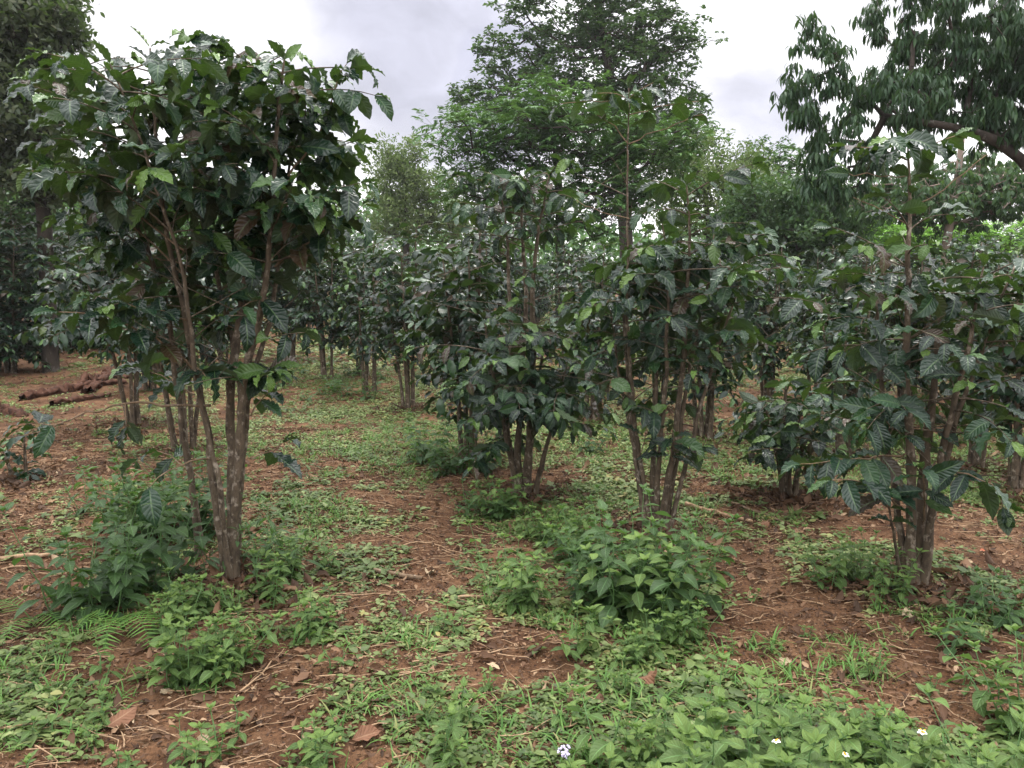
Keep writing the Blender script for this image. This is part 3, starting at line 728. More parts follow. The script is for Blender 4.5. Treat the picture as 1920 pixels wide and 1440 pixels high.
# ------------------------------------------------------------------ shade trees
def tree(label, base, trunk, blobs, nclump, leaf, fam, mat, bark='tree_bark', style='rosette', per=(4, 7), clr=.5, seed=0, name='shade_tree', group=None, tr=.16, rt=.006, flat=.6, shell=.6, width=1., bare=0):
    """trunk: list of points; blobs: (px, py, rx px, ry px, distance, depth radius m)"""
    r = np.random.RandomState(seed)
    base = np.asarray(base, float); root = thing(name, label, 'tree', base, group)
    tg = []
    wsum = sum(b[2] * b[3] for b in blobs)
    for (px, py, rx, ry, d, rd) in blobs:
        n = max(3, int(nclump * rx * ry / wsum)); c = P(px, py, d)
        u = norm(r.normal(0, 1, (n, 3))) * (r.uniform(shell ** 3, 1, (n, 1)) ** (1 / 3.)) * r.uniform(.8, 1.08, (n, 1))
        tg.append(c + u * np.array([rx / FPX * d, rd, ry / FPX * d]))
    tg = np.concatenate(tg)
    tk, s = resample(trunk, .5)
    nodes = [p for p in tk]; par = [-1] + list(range(len(tk) - 1))
    lo = int(len(tk) * .35)
    order = np.argsort(np.min(np.linalg.norm(tg[:, None] - tk[None, lo:], axis=2), axis=1))
    arr = np.zeros((len(tk) + 4 * len(tg) + 10, 3)); arr[:len(tk)] = tk; cnt = len(tk); term = []
    dist0 = np.zeros(len(arr)); dist0[:len(tk)] = 0
    for i in order:
        t = tg[i]; dd = np.linalg.norm(arr[lo:cnt] - t, axis=1)
        dz = np.clip(arr[lo:cnt, 2] - t[2], 0, None)
        j = lo + int(np.argmin(dd + .7 * dz + .12 * dist0[lo:cnt]))
        a = arr[j]; L_ = np.linalg.norm(t - a); seg = 1 if L_ < .5 else (2 if L_ < 1.5 else 3)
        prev = j
        for k in range(1, seg + 1):
            f = k / seg; p = a + (t - a) * f
            if k < seg: p = p + r.normal(0, .07 * L_, 3) + np.array([0, 0, -.10 * L_ * math.sin(f * math.pi)])
            arr[cnt] = p; par.append(prev); dist0[cnt] = dist0[prev] + L_ / seg; prev = cnt; cnt += 1
        term.append(prev)
    w = np.zeros(cnt)
    for t in term: w[t] += 1
    for k in range(cnt - 1, 0, -1):
        w[par[k]] += w[k]
    rad = rt * np.maximum(w, 1) ** .55
    rad[:len(tk)] = np.maximum(rad[:len(tk)] * .6, np.linspace(tr, tr * .35, len(tk)))
    wb = Buf(); tube(wb, tk, rad[:len(tk)], 10, .12, seed)
    k = np.arange(len(tk), cnt); pp = np.array(par)[k]
    r0 = np.minimum(rad[pp], rad[k] * 1.35)
    edges(wb, arr[pp], arr[k], r0, rad[k], 5)
    # leaves
    T = arr[term]; nb = len(T)
    ks = r.randint(per[0], per[1] + 1, nb); cen = np.repeat(T, ks, 0)
    off = r.normal(0, 1, cen.shape); off = norm(off) * (r.rand(len(cen), 1) ** .5) * clr; off[:, 2] *= flat
    sub = cen + off
    edges(wb, cen, sub, np.full(len(cen), rt * .7), np.full(len(cen), rt * .3), 3)
    wb.build('trunk', M[bark], root, base)
    lb = Buf()
    if style == 'rosette': m = 8
    elif style == 'droop': m = 10
    elif style == 'fuzz': m = 12
    else: m = 14
    c2 = np.repeat(sub, m, 0); n = len(c2)
    th = r.uniform(0, 2 * math.pi, n); sidev = np.stack([np.cos(th), np.sin(th), np.zeros(n)], -1)
    shade = np.repeat(np.clip(r.normal(.45, .18, len(sub)), 0, 1), m)
    rn = np.clip(shade + r.normal(0, .15, n), 0, 1)
    if style == 'rosette':
        d = sidev + np.stack([np.zeros(n), np.zeros(n), r.uniform(-.5, .6, n)], -1); up = np.array([0, 0, 1.]) + r.normal(0, .25, (n, 3)); p = c2 + sidev * .03
    elif style == 'droop':
        d = sidev * r.uniform(.25, .9, (n, 1)) + np.array([0, 0, -1.0]) * r.uniform(.5, 1.1, (n, 1)); up = sidev + np.array([0, 0, .6]) + r.normal(0, .2, (n, 3)); p = c2 + r.normal(0, leaf * .2, (n, 3)) * np.array([1, 1, .6])
    elif style == 'fuzz':
        d = r.normal(0, 1, (n, 3)) + np.array([0, 0, .1]); up = r.normal(0, .6, (n, 3)) + np.array([0, 0, 1.]); p = c2 + r.normal(0, clr * .22, (n, 3))
    else:   # pinnate: leaflets in two rows along a rachis
        ax = norm(off + np.array([0, 0, .15]) + r.normal(0, .3, off.shape) * clr); ax2 = np.repeat(ax, m, 0)
        k = np.tile(np.arange(m), len(sub)); t = (k // 2 + .5) / (m / 2); sg = np.where(k % 2, 1, -1)[:, None]
        sd = norm(np.cross(ax2, np.array([0, 0, 1.]) + r.normal(0, .05, (n, 3))))
        rl = leaf * 2.6
        p = c2 + ax2 * (t * rl)[:, None] - np.array([0, 0, 1.]) * (t ** 2 * rl * .35)[:, None]
        d = sd * sg + ax2 * .45 + np.array([0, 0, -.15]) + r.normal(0, .08, (n, 3)); up = np.array([0, 0, 1.]) + r.normal(0, .15, (n, 3))
    put(lb, fam, p, d, up, leaf * r.uniform(.7, 1.25, n), rn, width, seed=seed)
    lb.build('crown', M[mat], root, base)
    return root

def tk(d, *pix): return [P(x, y, d) for x, y in pix]
def foot(px, d):
    p = P(px, 560, d); p[2] = hgt(p[0], p[1]); return p
def ft(px, d, *pix):
    f = foot(px, d); f2 = f.copy(); f2[2] -= .2
    return f, [f2] + [P(x, y, d) for x, y in pix]

# tall tree against the clouds
f, t = ft(1175, 30, (1175, 440), (1160, 300), (1150, 180), (1130, 60), (1110, -60))
tree('tallest shade tree, its dark layered crown filling the sky at the top centre', f, t, [
    (1060, 20, 120, 75, 30, 2.2), (1150, -60, 160, 60, 30, 2.4), (960, 105, 75, 45, 30, 1.6), (1250, 70, 80, 50, 30, 1.8), (1160, 60, 110, 60, 30, 2.2), (1130, 120, 150, 55, 30, 2.6), (1235, 190, 100, 60, 30, 2.2), (920, 190, 75, 40, 30, 1.6),
    (1290, 270, 45, 45, 30, 1.4), (1010, 190, 110, 60, 30, 2.4), (1180, 250, 130, 60, 30, 2.5)], 1000, .18, OVA_LO, 't_top', style='rosette', per=(3, 7), clr=.42, seed=101, tr=.28, rt=.009, flat=.8, width=1.1)
f, t = ft(1050, 21, (1050, 440), (1050, 360), (1040, 280))
tree('light green pinnate-leaved tree in front of the tallest tree', f, t, [
    (1000, 220, 110, 60, 21, 1.6), (880, 260, 90, 60, 21, 1.5), (1100, 260, 130, 80, 21, 1.8), (960, 320, 130, 60, 21, 1.6), (1180, 330, 120, 70, 21, 1.8), (1060, 390, 170, 60, 21, 1.8), (900, 380, 70, 50, 21, 1.3), (1230, 260, 80, 60, 21, 1.4)],
    480, .15, LAN_MD, 't_mid', style='pinnate', per=(4, 7), clr=.5, seed=103, tr=.12, rt=.007, flat=.7, width=1.7, shell=.3)
f, t = ft(1330, 26, (1330, 420), (1320, 340))
tree('airy olive-tinted tree at the right foot of the tallest tree', f, t, [(1340, 300, 75, 50, 26, 1.4), (1270, 330, 70, 50, 26, 1.4), (1400, 340, 60, 50, 26, 1.3), (1330, 390, 130, 60, 26, 1.8)], 260, .13, OVA_LO, 't_olive', style='fuzz', per=(3, 5), clr=.5, seed=105, tr=.12, rt=.007, shell=.3)
f, t = ft(762, 36, (762, 420), (760, 340), (750, 290))
tree('small rounded tree standing alone left of the tall ones', f, t, [(750, 300, 50, 40, 36, 1.3), (740, 350, 55, 50, 36, 1.4), (790, 350, 50, 40, 36, 1.4), (760, 410, 75, 50, 36, 1.8), (840, 400, 50, 60, 36, 1.5)], 300, .16, LAN_LO, 't_olive', style='fuzz', per=(4, 6), clr=.55, seed=107, tr=.2, rt=.009, width=1.6, shell=.3)
f, t = ft(640, 34, (640, 420), (645, 340))
tree('thin see-through tree between the front left tree and the rounded tree', f, t, [(640, 330, 45, 50, 34, 1.2), (600, 370, 50, 40, 34, 1.2), (560, 330, 40, 60, 34, 1.3), (690, 400, 50, 30, 34, 1.2)], 60, .17, OVA_LO, 't_olive', style='rosette', per=(3, 5), clr=.5, seed=109, tr=.12, rt=.008, shell=.3)
f, t = ft(1460, 30, (1460, 420), (1450, 330))
tree('thin tree with small crown rising behind the gap on the right', f, t, [(1450, 290, 55, 40, 30, 1.3), (1420, 320, 50, 40, 30, 1.2), (1510, 330, 50, 40, 30, 1.2), (1470, 370, 90, 50, 30, 1.5)], 150, .17, OVA_LO, 't_mid', style='rosette', per=(3, 6), clr=.5, seed=111, tr=.13, rt=.008, shell=.3)
f, t = ft(1500, 23, (1500, 460), (1500, 400))
tree('dark dense tree below the drooping branches on the right', f, t, [(1450, 390, 90, 70, 23, 1.5), (1550, 400, 90, 60, 23, 1.5), (1500, 450, 150, 50, 23, 1.8), (1400, 440, 70, 50, 23, 1.3)], 380, .15, OVA_LO, 't_dark', style='fuzz', per=(4, 6), clr=.45, seed=113, tr=.14, rt=.007, shell=.3)
# big drooping tree on the right
bt = foot(1990, 12.0)
trk = [bt - [0, 0, .3], P(1985, 400, 12), P(1960, 340, 12), P(1880, 255, 11.8), P(1790, 235, 11.6), P(1700, 225, 11.5)]
tree('large tree leaning in from the right edge with long drooping leaves', bt, trk, [
    (1760, 20, 120, 60, 12, 1.0), (1880, 60, 90, 70, 12, 1.0), (1720, 110, 90, 50, 12, .9), (1830, 130, 110, 60, 12, 1.1), (1900, 200, 70, 50, 12, 1.0), (1690, 180, 80, 50, 11.6, .9), (1800, 210, 90, 35, 11.8, .9), (1880, 255, 50, 25, 11.8, .6),
    (1530, 60, 22, 35, 11.5, .3), (1535, 120, 42, 35, 11.5, .4), (1500, 200, 50, 45, 11.5, .5), (1565, 250, 45, 55, 11.5, .5), (1540, 330, 55, 45, 11.5, .5), (1590, 345, 40, 40, 11.5, .5), (1625, 300, 45, 40, 11.5, .4), (1630, 160, 40, 30, 11.6, .5), (1560, 160, 30, 30, 11.5, .3), (1950, 120, 90, 120, 12, 1.0), (1760, -60, 160, 50, 12, 1.2)],
    470, .155, LAN_MD, 't_deep', style='droop', per=(3, 6), clr=.2, seed=115, tr=.07, rt=.0042, flat=.7, width=.95, shell=.4)
f, t = ft(1780, 19, (1770, 460), (1785, 400), (1800, 300), (1805, 250))
tree('tree with a pale bare trunk and thin crown behind the drooping tree', f, t, [(1820, 330, 100, 40, 19, 1.2), (1700, 360, 80, 45, 19, 1.2), (1890, 360, 70, 50, 19, 1.2), (1640, 380, 50, 40, 19, 1.0), (1790, 390, 110, 40, 19, 1.3)], 260, .15, OVA_LO, 't_dark', bark='pale_bark', style='droop', per=(3, 5), clr=.45, seed=117, tr=.15, rt=.007, shell=.3)
for k, (px, py, rx, lab) in enumerate([(1850, 430, 90, 'bright green feathery tree at the right edge beyond the coffee rows'), (1700, 435, 80, 'bright green feathery tree behind the high tuft of the front right tree'), (1610, 395, 50, 'smaller bright feathery tree showing through the drooping branches')]):
    f, t = ft(px, 27 + k, (px, 500), (px, py + 30))
    tree(lab, f, t, [(px - rx * .5, py + 8, rx * .7, 18, 27 + k, 1.4), (px + rx * .4, py, rx * .7, 20, 27 + k, 1.6), (px, py + 35, rx * 1.2, 22, 27 + k, 1.6)], 150, .07, LAN_LO, 't_feather', style='pinnate', per=(7, 10), clr=.7, seed=119 + k, tr=.1, rt=.006, flat=.25, width=2.4, shell=.2)
# left edge
f, t = ft(85, 14, (85, 440), (80, 360), (60, 200), (40, 60))
tree('tall dark brownish tree in the top left corner behind the front left tree', f, t, [(40, 40, 80, 60, 14, 1.0), (20, 140, 80, 60, 14, 1.1), (90, 60, 60, 50, 14, .9), (70, 210, 80, 70, 14, 1.1), (10, 280, 70, 70, 14, 1.0), (100, 330, 90, 50, 14, 1.0), (-60, 100, 80, 150, 14, 1.2), (30, -40, 110, 40, 14, 1.2)], 560, .12, LAN_LO, 't_brown', style='fuzz', per=(4, 6), clr=.35, seed=125, tr=.14, rt=.006, width=1.9, shell=.2)
f, t = ft(230, 24, (230, 470), (235, 400))
tree('dense green tree seen between the stems of the front left tree', f, t, [(200, 420, 110, 60, 24, 1.6), (320, 420, 100, 60, 24, 1.6), (130, 460, 80, 50, 24, 1.5)], 330, .16, OVA_LO, 't_mid', style='fuzz', per=(4, 6), clr=.5, seed=127, tr=.14, rt=.007, shell=.3)
f, t = ft(470, 28, (470, 480), (470, 400))
tree('round dark tree behind the right half of the front left tree', f, t, [(450, 400, 110, 60, 28, 1.8), (560, 430, 90, 45, 28, 1.6)], 280, .17, OVA_LO, 't_dark', style='fuzz', per=(4, 6), clr=.5, seed=129, tr=.14, rt=.007, shell=.3)
f, t = ft(20, 20, (20, 470), (20, 400))
tree('dark tree behind the coffee tree on the left edge', f, t, [(0, 400, 110, 70, 20, 1.4), (70, 430, 80, 50, 20, 1.4), (-110, 380, 90, 90, 20, 1.4)], 280, .15, OVA_LO, 't_dark', style='fuzz', per=(4, 6), clr=.5, seed=131, tr=.14, rt=.007, shell=.3)

# far wood that closes the view
def treeline():
    r = np.random.RandomState(9); b = Buf()
    n = 46000
    ang = r.uniform(-.95, .95, n); d = r.uniform(40, 60, n)
    x, y = np.sin(ang) * d * 1.1, np.cos(ang) * d
    top = 3.2 + 3.0 * fbm(ang * 14 + 5, ang * 0 + 3, 31, 3)
    z = r.rand(n) ** .75 * top
    p = np.stack([x, y, hgt(x, y) + z], -1)
    rn = np.clip(vnoise(x * .6, z * .7 + y, 5) * .8 + r.normal(0, .15, n), 0, 1)
    put(b, RND_LO, p, r.normal(0, 1, (n, 3)), r.normal(0, .6, (n, 3)) + [0, -.2, 1], r.uniform(.25, .5, n), rn)
    o = b.build('distant_woodland', M['t_mid']); tag(o, 'far wood of mixed green trees closing the view beyond the coffee rows', 'woodland', kind='stuff')
treeline()

# ------------------------------------------------------------------ plants on the ground
# patches of more (+) or less (-) growth, measured on the ground
PATCH = [((775, 1010), .55, -.55), ((760, 940), .5, -.35), ((830, 1080), .35, -.55), ((980, 1225), .26, -.8), ((1500, 1260), .5, -1.1), ((1620, 1290), .45, -1.1), ((1720, 1240), .4, -.7), ((120, 700), 1.7, -.7),
         ((60, 880), .9, -.6), ((100, 1110), .35, -.6), ((480, 1390), .22, -.9), ((380, 1400), .25, -.7), ((1300, 930), .5, -.5), ((1560, 940), .6, -.6), ((1780, 1000), .5, -.45), ((730, 1440), .18, -.7), ((330, 1320), .2, -.6), ((1220, 1340), .25, -.35),
         ((210, 1215), .22, -.8), ((640, 790), 1.6, .5), ((620, 680), 3, .6), ((1400, 890), .8, .35), ((1750, 1400), .8, .9), ((1400, 1420), .7, .9), ((1050, 1420), .5, .5), ((1100, 1290), .5, .3), ((780, 1260), .5, .35), ((120, 1250), .5, .35), ((1800, 900), 1.2, .4), ((1150, 860), .8, .35)]
PW = [(G(*p)[:2], rad, a) for p, rad, a in PATCH]
def density(x, y):
    d = .37 + .3 * np.clip((y - 8) / 6, 0, 1) * np.where(x > -.38 * y, 1, .45) + 1.6 * (fbm(x * .9, y * .9, 41, 3) - .5) + 1.2 * (fbm(x * 4, y * 4, 55, 2) - .5)
    for (c, rad, a) in PW:
        d = d + a * np.exp(-((x - c[0]) ** 2 + ((y - c[1]) * .8) ** 2) / rad ** 2)
    return np.clip(d, .02, 1.0)
def in_view(r, n, y0, y1, pad=1.12):
    y = np.sqrt(r.uniform(y0 ** 2, y1 ** 2, n)); x = r.uniform(-.68, .68, n) * y * pad
    return x, y

def creeping(seed, n, y0, y1, fam, size, leaves, name, label):
    r = np.random.RandomState(seed)
    x, y = in_view(r, n, y0, y1); keep = r.rand(n) < density(x, y) ** 1.4
    x, y = x[keep], y[keep]; m = len(x)
    hz = hgt(x, y); ssz = size * r.uniform(.55, 1.35, m) * (.75 + .5 * vnoise(x * 1.3, y * 1.3, 71))
    tone = np.clip(vnoise(x * 1.1, y * 1.1, 81) * .6 + r.normal(.2, .17, m), 0, 1)
    k = leaves
    th0 = r.uniform(0, 6.28, m)
    th = (th0[:, None] + np.arange(k)[None] * 2.4 + r.normal(0, .3, (m, k))).ravel()
    lay = np.tile(np.arange(k) / k, m)
    X = np.repeat(x, k); Yy = np.repeat(y, k); Z = np.repeat(hz, k); s = np.repeat(ssz, k)
    sd = np.stack([np.cos(th), np.sin(th), np.zeros(m * k)], -1)
    p = np.stack([X, Yy, Z + s * (.15 + lay * .9 * r.rand(m * k))], -1) + sd * (s * .12)[:, None]
    d = sd + np.array([0, 0, 1.]) * r.uniform(-.15, .55, (m * k, 1))
    up = np.array([0, 0, 1.]) + r.normal(0, .22, (m * k, 3))
    b = Buf(); put(b, fam, p, d, up, s * (1.05 - .45 * lay) * r.uniform(.75, 1.2, m * k), np.clip(np.repeat(tone, k) + r.normal(0, .1, m * k), 0, 1), seed=seed)
    o = b.build(name, M['cover']); tag(o, label, 'ground cover', kind='stuff'); print(name, m)
creeping(1, 32000, 2.1, 6.5, OVA_MD, .032, 7, 'ground_cover', 'low creeping weeds with small pale green leaves on the near red soil')
creeping(2, 3600, 2.1, 6.5, OVA_MD, .055, 6, 'ground_cover', 'larger-leaved seedlings mixed through the near weeds')
creeping(3, 46000, 6.2, 15, OVA_LO, .046, 6, 'ground_cover', 'pale creeping weeds carpeting the ground between the coffee trees')
creeping(4, 42000, 14.5, 40, RND_LO, .095, 5, 'ground_cover', 'weedy green floor of the far rows')

def grass(seed, n, y0, y1):
    r = np.random.RandomState(seed); x, y = in_view(r, n, y0, y1)
    g = fbm(x * 1.6, y * 1.6, 91, 3) + .5 * (density(x, y) - .5) + .12 * (y < 3.6); keep = g > .56; x, y = x[keep], y[keep]; m = len(x); k = 9
    X = np.repeat(x, k) + r.normal(0, .02, m * k); Yy = np.repeat(y, k) + r.normal(0, .02, m * k)
    th = r.uniform(0, 6.28, m * k); sd = np.stack([np.cos(th), np.sin(th), np.zeros(m * k)], -1)
    p = np.stack([X, Yy, hgt(X, Yy) - .005], -1); d = sd * r.uniform(.2, 1.1, (m * k, 1)) + [0, 0, 1]
    b = Buf(); put(b, BLADE, p, d, sd * -.3 + [0, 0, 1], r.uniform(.04, .12, m * k), r.rand(m * k), 1.6, seed=seed)
    tag(b.build('grass', M['grass']), 'short tufts of thin grass between the weeds', 'grass', kind='stuff'); print('grass', m)
grass(6, 9000, 2.1, 9)

def litter(seed, n, y0, y1, size):
    r = np.random.RandomState(seed); x, y = in_view(r, n, y0, y1)
    keep = r.rand(n) < .35 + .65 * vnoise(x * .8, y * .8, 61); x, y = x[keep], y[keep]; m = len(x)
    th = r.uniform(0, 6.28, m); d = np.stack([np.cos(th), np.sin(th), r.normal(0, .15, m)], -1)
    b = Buf(); put(b, DRY, np.stack([x, y, hgt(x, y) + .008], -1), d, np.array([0, 0, 1.]) + r.normal(0, .35, (m, 3)), size * r.uniform(.35, 1.3, m), np.clip(r.beta(1.6, 2.4, m), 0, 1), r.uniform(.5, 1.2, m), seed=seed)
    tag(b.build('leaf_litter', M['dry']), 'brown dead leaves and crumbs scattered over the red soil', 'leaf litter', kind='stuff')
litter(7, 90000, 2.1, 9, .026); litter(11, 11000, 2.1, 9, .05); litter(12, 1500, 2.1, 9, .075); litter(8, 650, 2.3, 9, .095); litter(9, 30000, 8, 24, .06)

def under_trees():
    r = np.random.RandomState(15); P_, S_ = [], []
    for o in sc.objects:
        if o.name.startswith('coffee_tree') and o.parent is None and o.location.y < 11:
            n = int(420 * min(1, 5 / o.location.y) + 60); q = np.abs(r.normal(0, .33, n)); a = r.uniform(0, 6.28, n)
            x, y = o.location.x + np.cos(a) * q, o.location.y + np.sin(a) * q
            P_.append(np.stack([x, y, hgt(x, y) + .008 + .03 * r.rand(n) * np.exp(-q / .15)], -1)); S_.append(r.uniform(.04, .11, n))
    P_, S_ = np.concatenate(P_), np.concatenate(S_); n = len(P_); th = r.uniform(0, 6.28, n); b = Buf()
    put(b, DRY, P_, np.stack([np.cos(th), np.sin(th), r.normal(0, .2, n)], -1), np.array([0, 0, 1.]) + r.normal(0, .4, (n, 3)), S_, np.clip(r.beta(1.3, 3.5, n), 0, 1), r.uniform(.6, 1.2, n), seed=15)  # leaf tones skewed dark: contact shade under the trees put into the litter colour
    tag(b.build('leaf_litter', M['dry']), 'dead leaves heaped round the feet of the coffee trees, darkened for contact shade', 'leaf litter', kind='stuff')
under_trees()
def crumbs(seed, n):
    r = np.random.RandomState(seed); x, y = in_view(r, n, 2.1, 8); k = r.rand(n) < .25 + .9 * (vnoise(x * 2, y * 2, 33) > .5); x, y = x[k], y[k]; m = len(x)
    ico = np.array([[0, 0, 1], [.9, 0, .2], [.1, .9, .1], [-.8, .2, .3], [0, -.9, .1], [0, 0, -.6]], float); tf = np.array([[0, 1, 2, 3], [0, 3, 4, 1], [5, 2, 1, 4], [5, 4, 3, 2]])
    s_ = (.002 + .009 * r.rand(m) ** 4)[:, None, None]; a = r.uniform(0, 6.28, m); ca, sa = np.cos(a)[:, None], np.sin(a)[:, None]
    v = np.stack([ico[None, :, 0] * ca - ico[None, :, 1] * sa, ico[None, :, 0] * sa + ico[None, :, 1] * ca, ico[None, :, 2] * np.ones_like(ca)], -1) * s_
    v = v + np.stack([x, y, hgt(x, y) + .002], -1)[:, None]
    b = Buf(); b.add(v.reshape(-1, 3), (tf[None] + (np.arange(m) * 6)[:, None, None]).reshape(-1, 4), np.zeros((m * 6, 3)))
    tag(b.build('soil_crumbs', M['soil']), 'small crumbs and clods of red soil', 'soil crumbs', kind='stuff')
crumbs(13, 40000)
def twigs(seed, n, y0, y1):
    r = np.random.RandomState(seed); x, y = in_view(r, n, y0, y1); b = Buf()
    for i in range(n):
        L_ = r.uniform(.04, .28) * (1 if r.rand() < .85 else 1.8); a = r.uniform(-.9, .9) if r.rand() < .7 else r.uniform(0, 3.1); k = 5
        t = np.linspace(-.5, .5, k) * L_; px = x[i] + t * math.cos(a) + r.normal(0, .012 * L_ * 4, k); py = y[i] + t * math.sin(a) + r.normal(0, .012 * L_ * 4, k)
        pz = hgt(px, py) + .008 + r.rand() * .012; pts = np.stack([px, py, pz], -1)
        tube(b, pts, np.linspace(r.uniform(.0015, .0038), .001, k), 4, cap=False)
    tag(b.build('twig_litter', M['stick']), 'thin dry twigs strewn over the soil', 'twigs', kind='stuff')
twigs(10, 3200, 2.2, 9)

# weeds with stems
def weed(label, n_st, H, leaf, fam, mat, seed, spread=.12, pairs=5, flowers=None, droop=.35, name='weed_plant', group=None, thick=.0028):
    r = np.random.RandomState(seed); root = thing(name, label, 'plant', (0, 0, 0), group)
    sb = Buf(); acc = []; fl = []
    for s in range(n_st):
        a = r.uniform(0, 6.28); lean = r.uniform(.05, .45); h = H * r.uniform(.55, 1.0); o = r.uniform(0, spread)
        b0 = np.array([math.cos(a) * o, math.sin(a) * o, -.02]); tdir = np.array([math.cos(a) * lean, math.sin(a) * lean, 1])
        t = np.linspace(0, 1, 7)[:, None]; pts = b0 + tdir * t * h + np.array([math.cos(a), math.sin(a), 0]) * (t ** 2) * h * lean * .4 + r.normal(0, .004, (7, 3))
        tube(sb, pts, np.linspace(thick * 1.3, thick * .5, 7), 5, cap=False)
        az = r.uniform(0, 6.28)
        for k in range(pairs):
            f = (k + .8) / pairs; i = min(5, int(f * 6)); p = pts[i] + (pts[i + 1] - pts[i]) * (f * 6 - i if f < 1 else 1)
            az += math.pi / 2 + r.normal(0, .2)
            lf = leaf * (1.15 - .55 * f ** 2) * r.uniform(.8, 1.2)
            if k == 0: lf *= .8
            for w in (0, math.pi):
                if r.rand() < .06: continue
                q = az + w + r.normal(0, .15); e = r.uniform(-.25, .35) + (.5 if k == pairs - 1 else 0) - droop * (1 - f) * r.rand()
                d = np.array([math.cos(q), math.sin(q), e]); pp = p + d * leaf * .16
                tube(sb, [p, (p + pp) / 2 + [0, 0, .002], pp], [thick * .5] * 3, 3, cap=False)
                acc.append((pp, d, np.array([0, 0, 1.]) + r.normal(0, .2, 3), lf, np.clip(.3 + .5 * f + r.normal(0, .15), 0, 1)))
        for w in range(4):
            q = az + w * 1.57 + .78; d = np.array([math.cos(q), math.sin(q), 1.2]); acc.append((pts[-1], d, np.array([0, 0, 1.]), leaf * .42, r.uniform(.75, 1)))
        if flowers and r.rand() < flowers[1]: fl.append((pts[-1], tdir))
    sb.build('stem', M['stalk'], root)
    lb = Buf(); pos, d, up, sz, rn = [np.array([q[k] for q in acc]) for k in range(5)]
    put(lb, fam, pos, d, up, sz, rn, seed=seed); lb.build('foliage', M[mat], root)
    if fl:
        for p, td in fl:
            fb = Buf(); cb = Buf(); st = Buf(); top = p + norm(td) * r.uniform(.03, .08); tube(st, [p, (p + top) / 2, top], [.0013] * 3, 4, cap=False)
            if flowers[0] == 'daisy':
                n = 5; th = np.arange(n) * 6.283 / n + r.rand(); sd = np.stack([np.cos(th), np.sin(th), np.full(n, .15)], -1)
                put(fb, RND_MD, np.repeat(top[None], n, 0) + sd * .003, sd, np.array([0, 0, 1.]), .012, np.ones(n) * .5, 1.3)
                for _ in range(7): ball(cb, top + r.normal(0, .0025, 3) + [0, 0, .003], .0028)
            else:
                for _ in range(7):
                    c = top + r.normal(0, .009, 3) * [1, 1, .5]
                    for _ in range(5): ball(fb, c + r.normal(0, .0025, 3), .0032)
            st.build('flower_stalk', M['stalk'], root)
            fo = fb.build('flower', M['petal'] if flowers[0] == 'daisy' else M['lilac'], root)
            if cb.n: cb.build('flower_centre', M['yellow'], fo)
    return root

def scatter(protos, pts, lab, group, r, smin=.75, smax=1.25, tilt=.1):
    for (x, y) in pts:
        o = place_copy(protos[r.randint(0, len(protos))], (x, y, hgt(x, y)), r.uniform(0, 6.28), r.uniform(smin, smax), lab, group)
        o.rotation_euler = (r.uniform(-tilt, tilt), r.uniform(-tilt, tilt), r.uniform(0, 6.28))
def drop_unused(ps):
    for p in ps:
        if p['label'] == 'x':
            for c in list(p.children): bpy.data.objects.remove(c)
            bpy.data.objects.remove(p)
def around(r, px, py, rx, ry, n):
    c = G(px, py); out = []
    for _ in range(n):
        a, q = r.uniform(0, 6.28), math.sqrt(r.rand()); out.append((c[0] + math.cos(a) * q * rx, c[1] + math.sin(a) * q * ry))
    return out
r = np.random.RandomState(501)
broad = [weed('x', 3 + k % 3, .26 + .04 * k, .085, OVA_HI, 'weed', 600 + k, .08, 5) for k in range(4)]
tall = [weed('x', 4, .5 + .07 * k, .105, OVA_HI, 'weed_dark', 620 + k, .14, 8, ('daisy', .04), .6) for k in range(3)]
tallg = [weed('x', 4, .42 + .06 * k, .10, OVA_HI, 'weed', 630 + k, .12, 7, None, .6) for k in range(3)]
small = [weed('x', 2 + k % 2, .10 + .03 * k, .055, OVA_MD, 'weed', 640 + k, .05, 4) for k in range(4)]
smallm = [weed('x', 3, .16 + .05 * k, .07, OVA_MD, 'weed_dark', 650 + k, .08, 5, None, .5) for k in range(3)]
thin = [weed('x', 3, .35 + .08 * k, .13, LAN_MD, 'weed_dark', 660 + k, .1, 6, None, .7) for k in range(2)]
daisy = [weed('x', 3, .22 + .04 * k, .07, OVA_HI, 'weed', 670 + k, .07, 5, ('daisy', .45)) for k in range(2)]
lilac = [weed('x', 3, .22 + .03 * k, .075, OVA_HI, 'weed', 680 + k, .07, 5, ('lilac', .7)) for k in range(2)]

g = 'bright broad-leaved weeds round the front left tree'
scatter(broad, around(r, 370, 1150, .16, .08, 4) + around(r, 480, 1130, .1, .06, 2) + around(r, 340, 1180, .14, .12, 3) + around(r, 410, 1260, .16, .2, 9) + around(r, 560, 1200, .16, .12, 4), 'bright broad-leaved weed at the foot of the front left coffee tree', g, r, .55, 1.0)
scatter(tall, around(r, 200, 1130, .22, .25, 6) + around(r, 310, 1000, .3, .35, 9), 'tall dark weed in the thicket left of the front left coffee tree', 'thicket left of the front left tree', r, .8, 1.1)
scatter(thin, around(r, 490, 1060, .25, .3, 4) + around(r, 250, 950, .4, .4, 4), 'narrow-leaved weed growing beside the front left trunks', 'narrow-leaved weeds by the front left trunks', r, .7, 1.1)
scatter(tall + tall + tallg[:1], around(r, 1170, 1140, .18, .3, 8) + around(r, 1245, 1150, .1, .3, 4) + around(r, 1070, 1060, .12, .15, 2), 'tall drooping weed in the thicket before the slender coffee tree', 'thicket before the slender coffee tree', r, .65, 1.15, .2)
scatter(tallg, around(r, 560, 1090, .2, .2, 4), 'upright weed on the inner side of the umbrella tree trunks', 'weeds beside the umbrella tree', r, .5, .8)
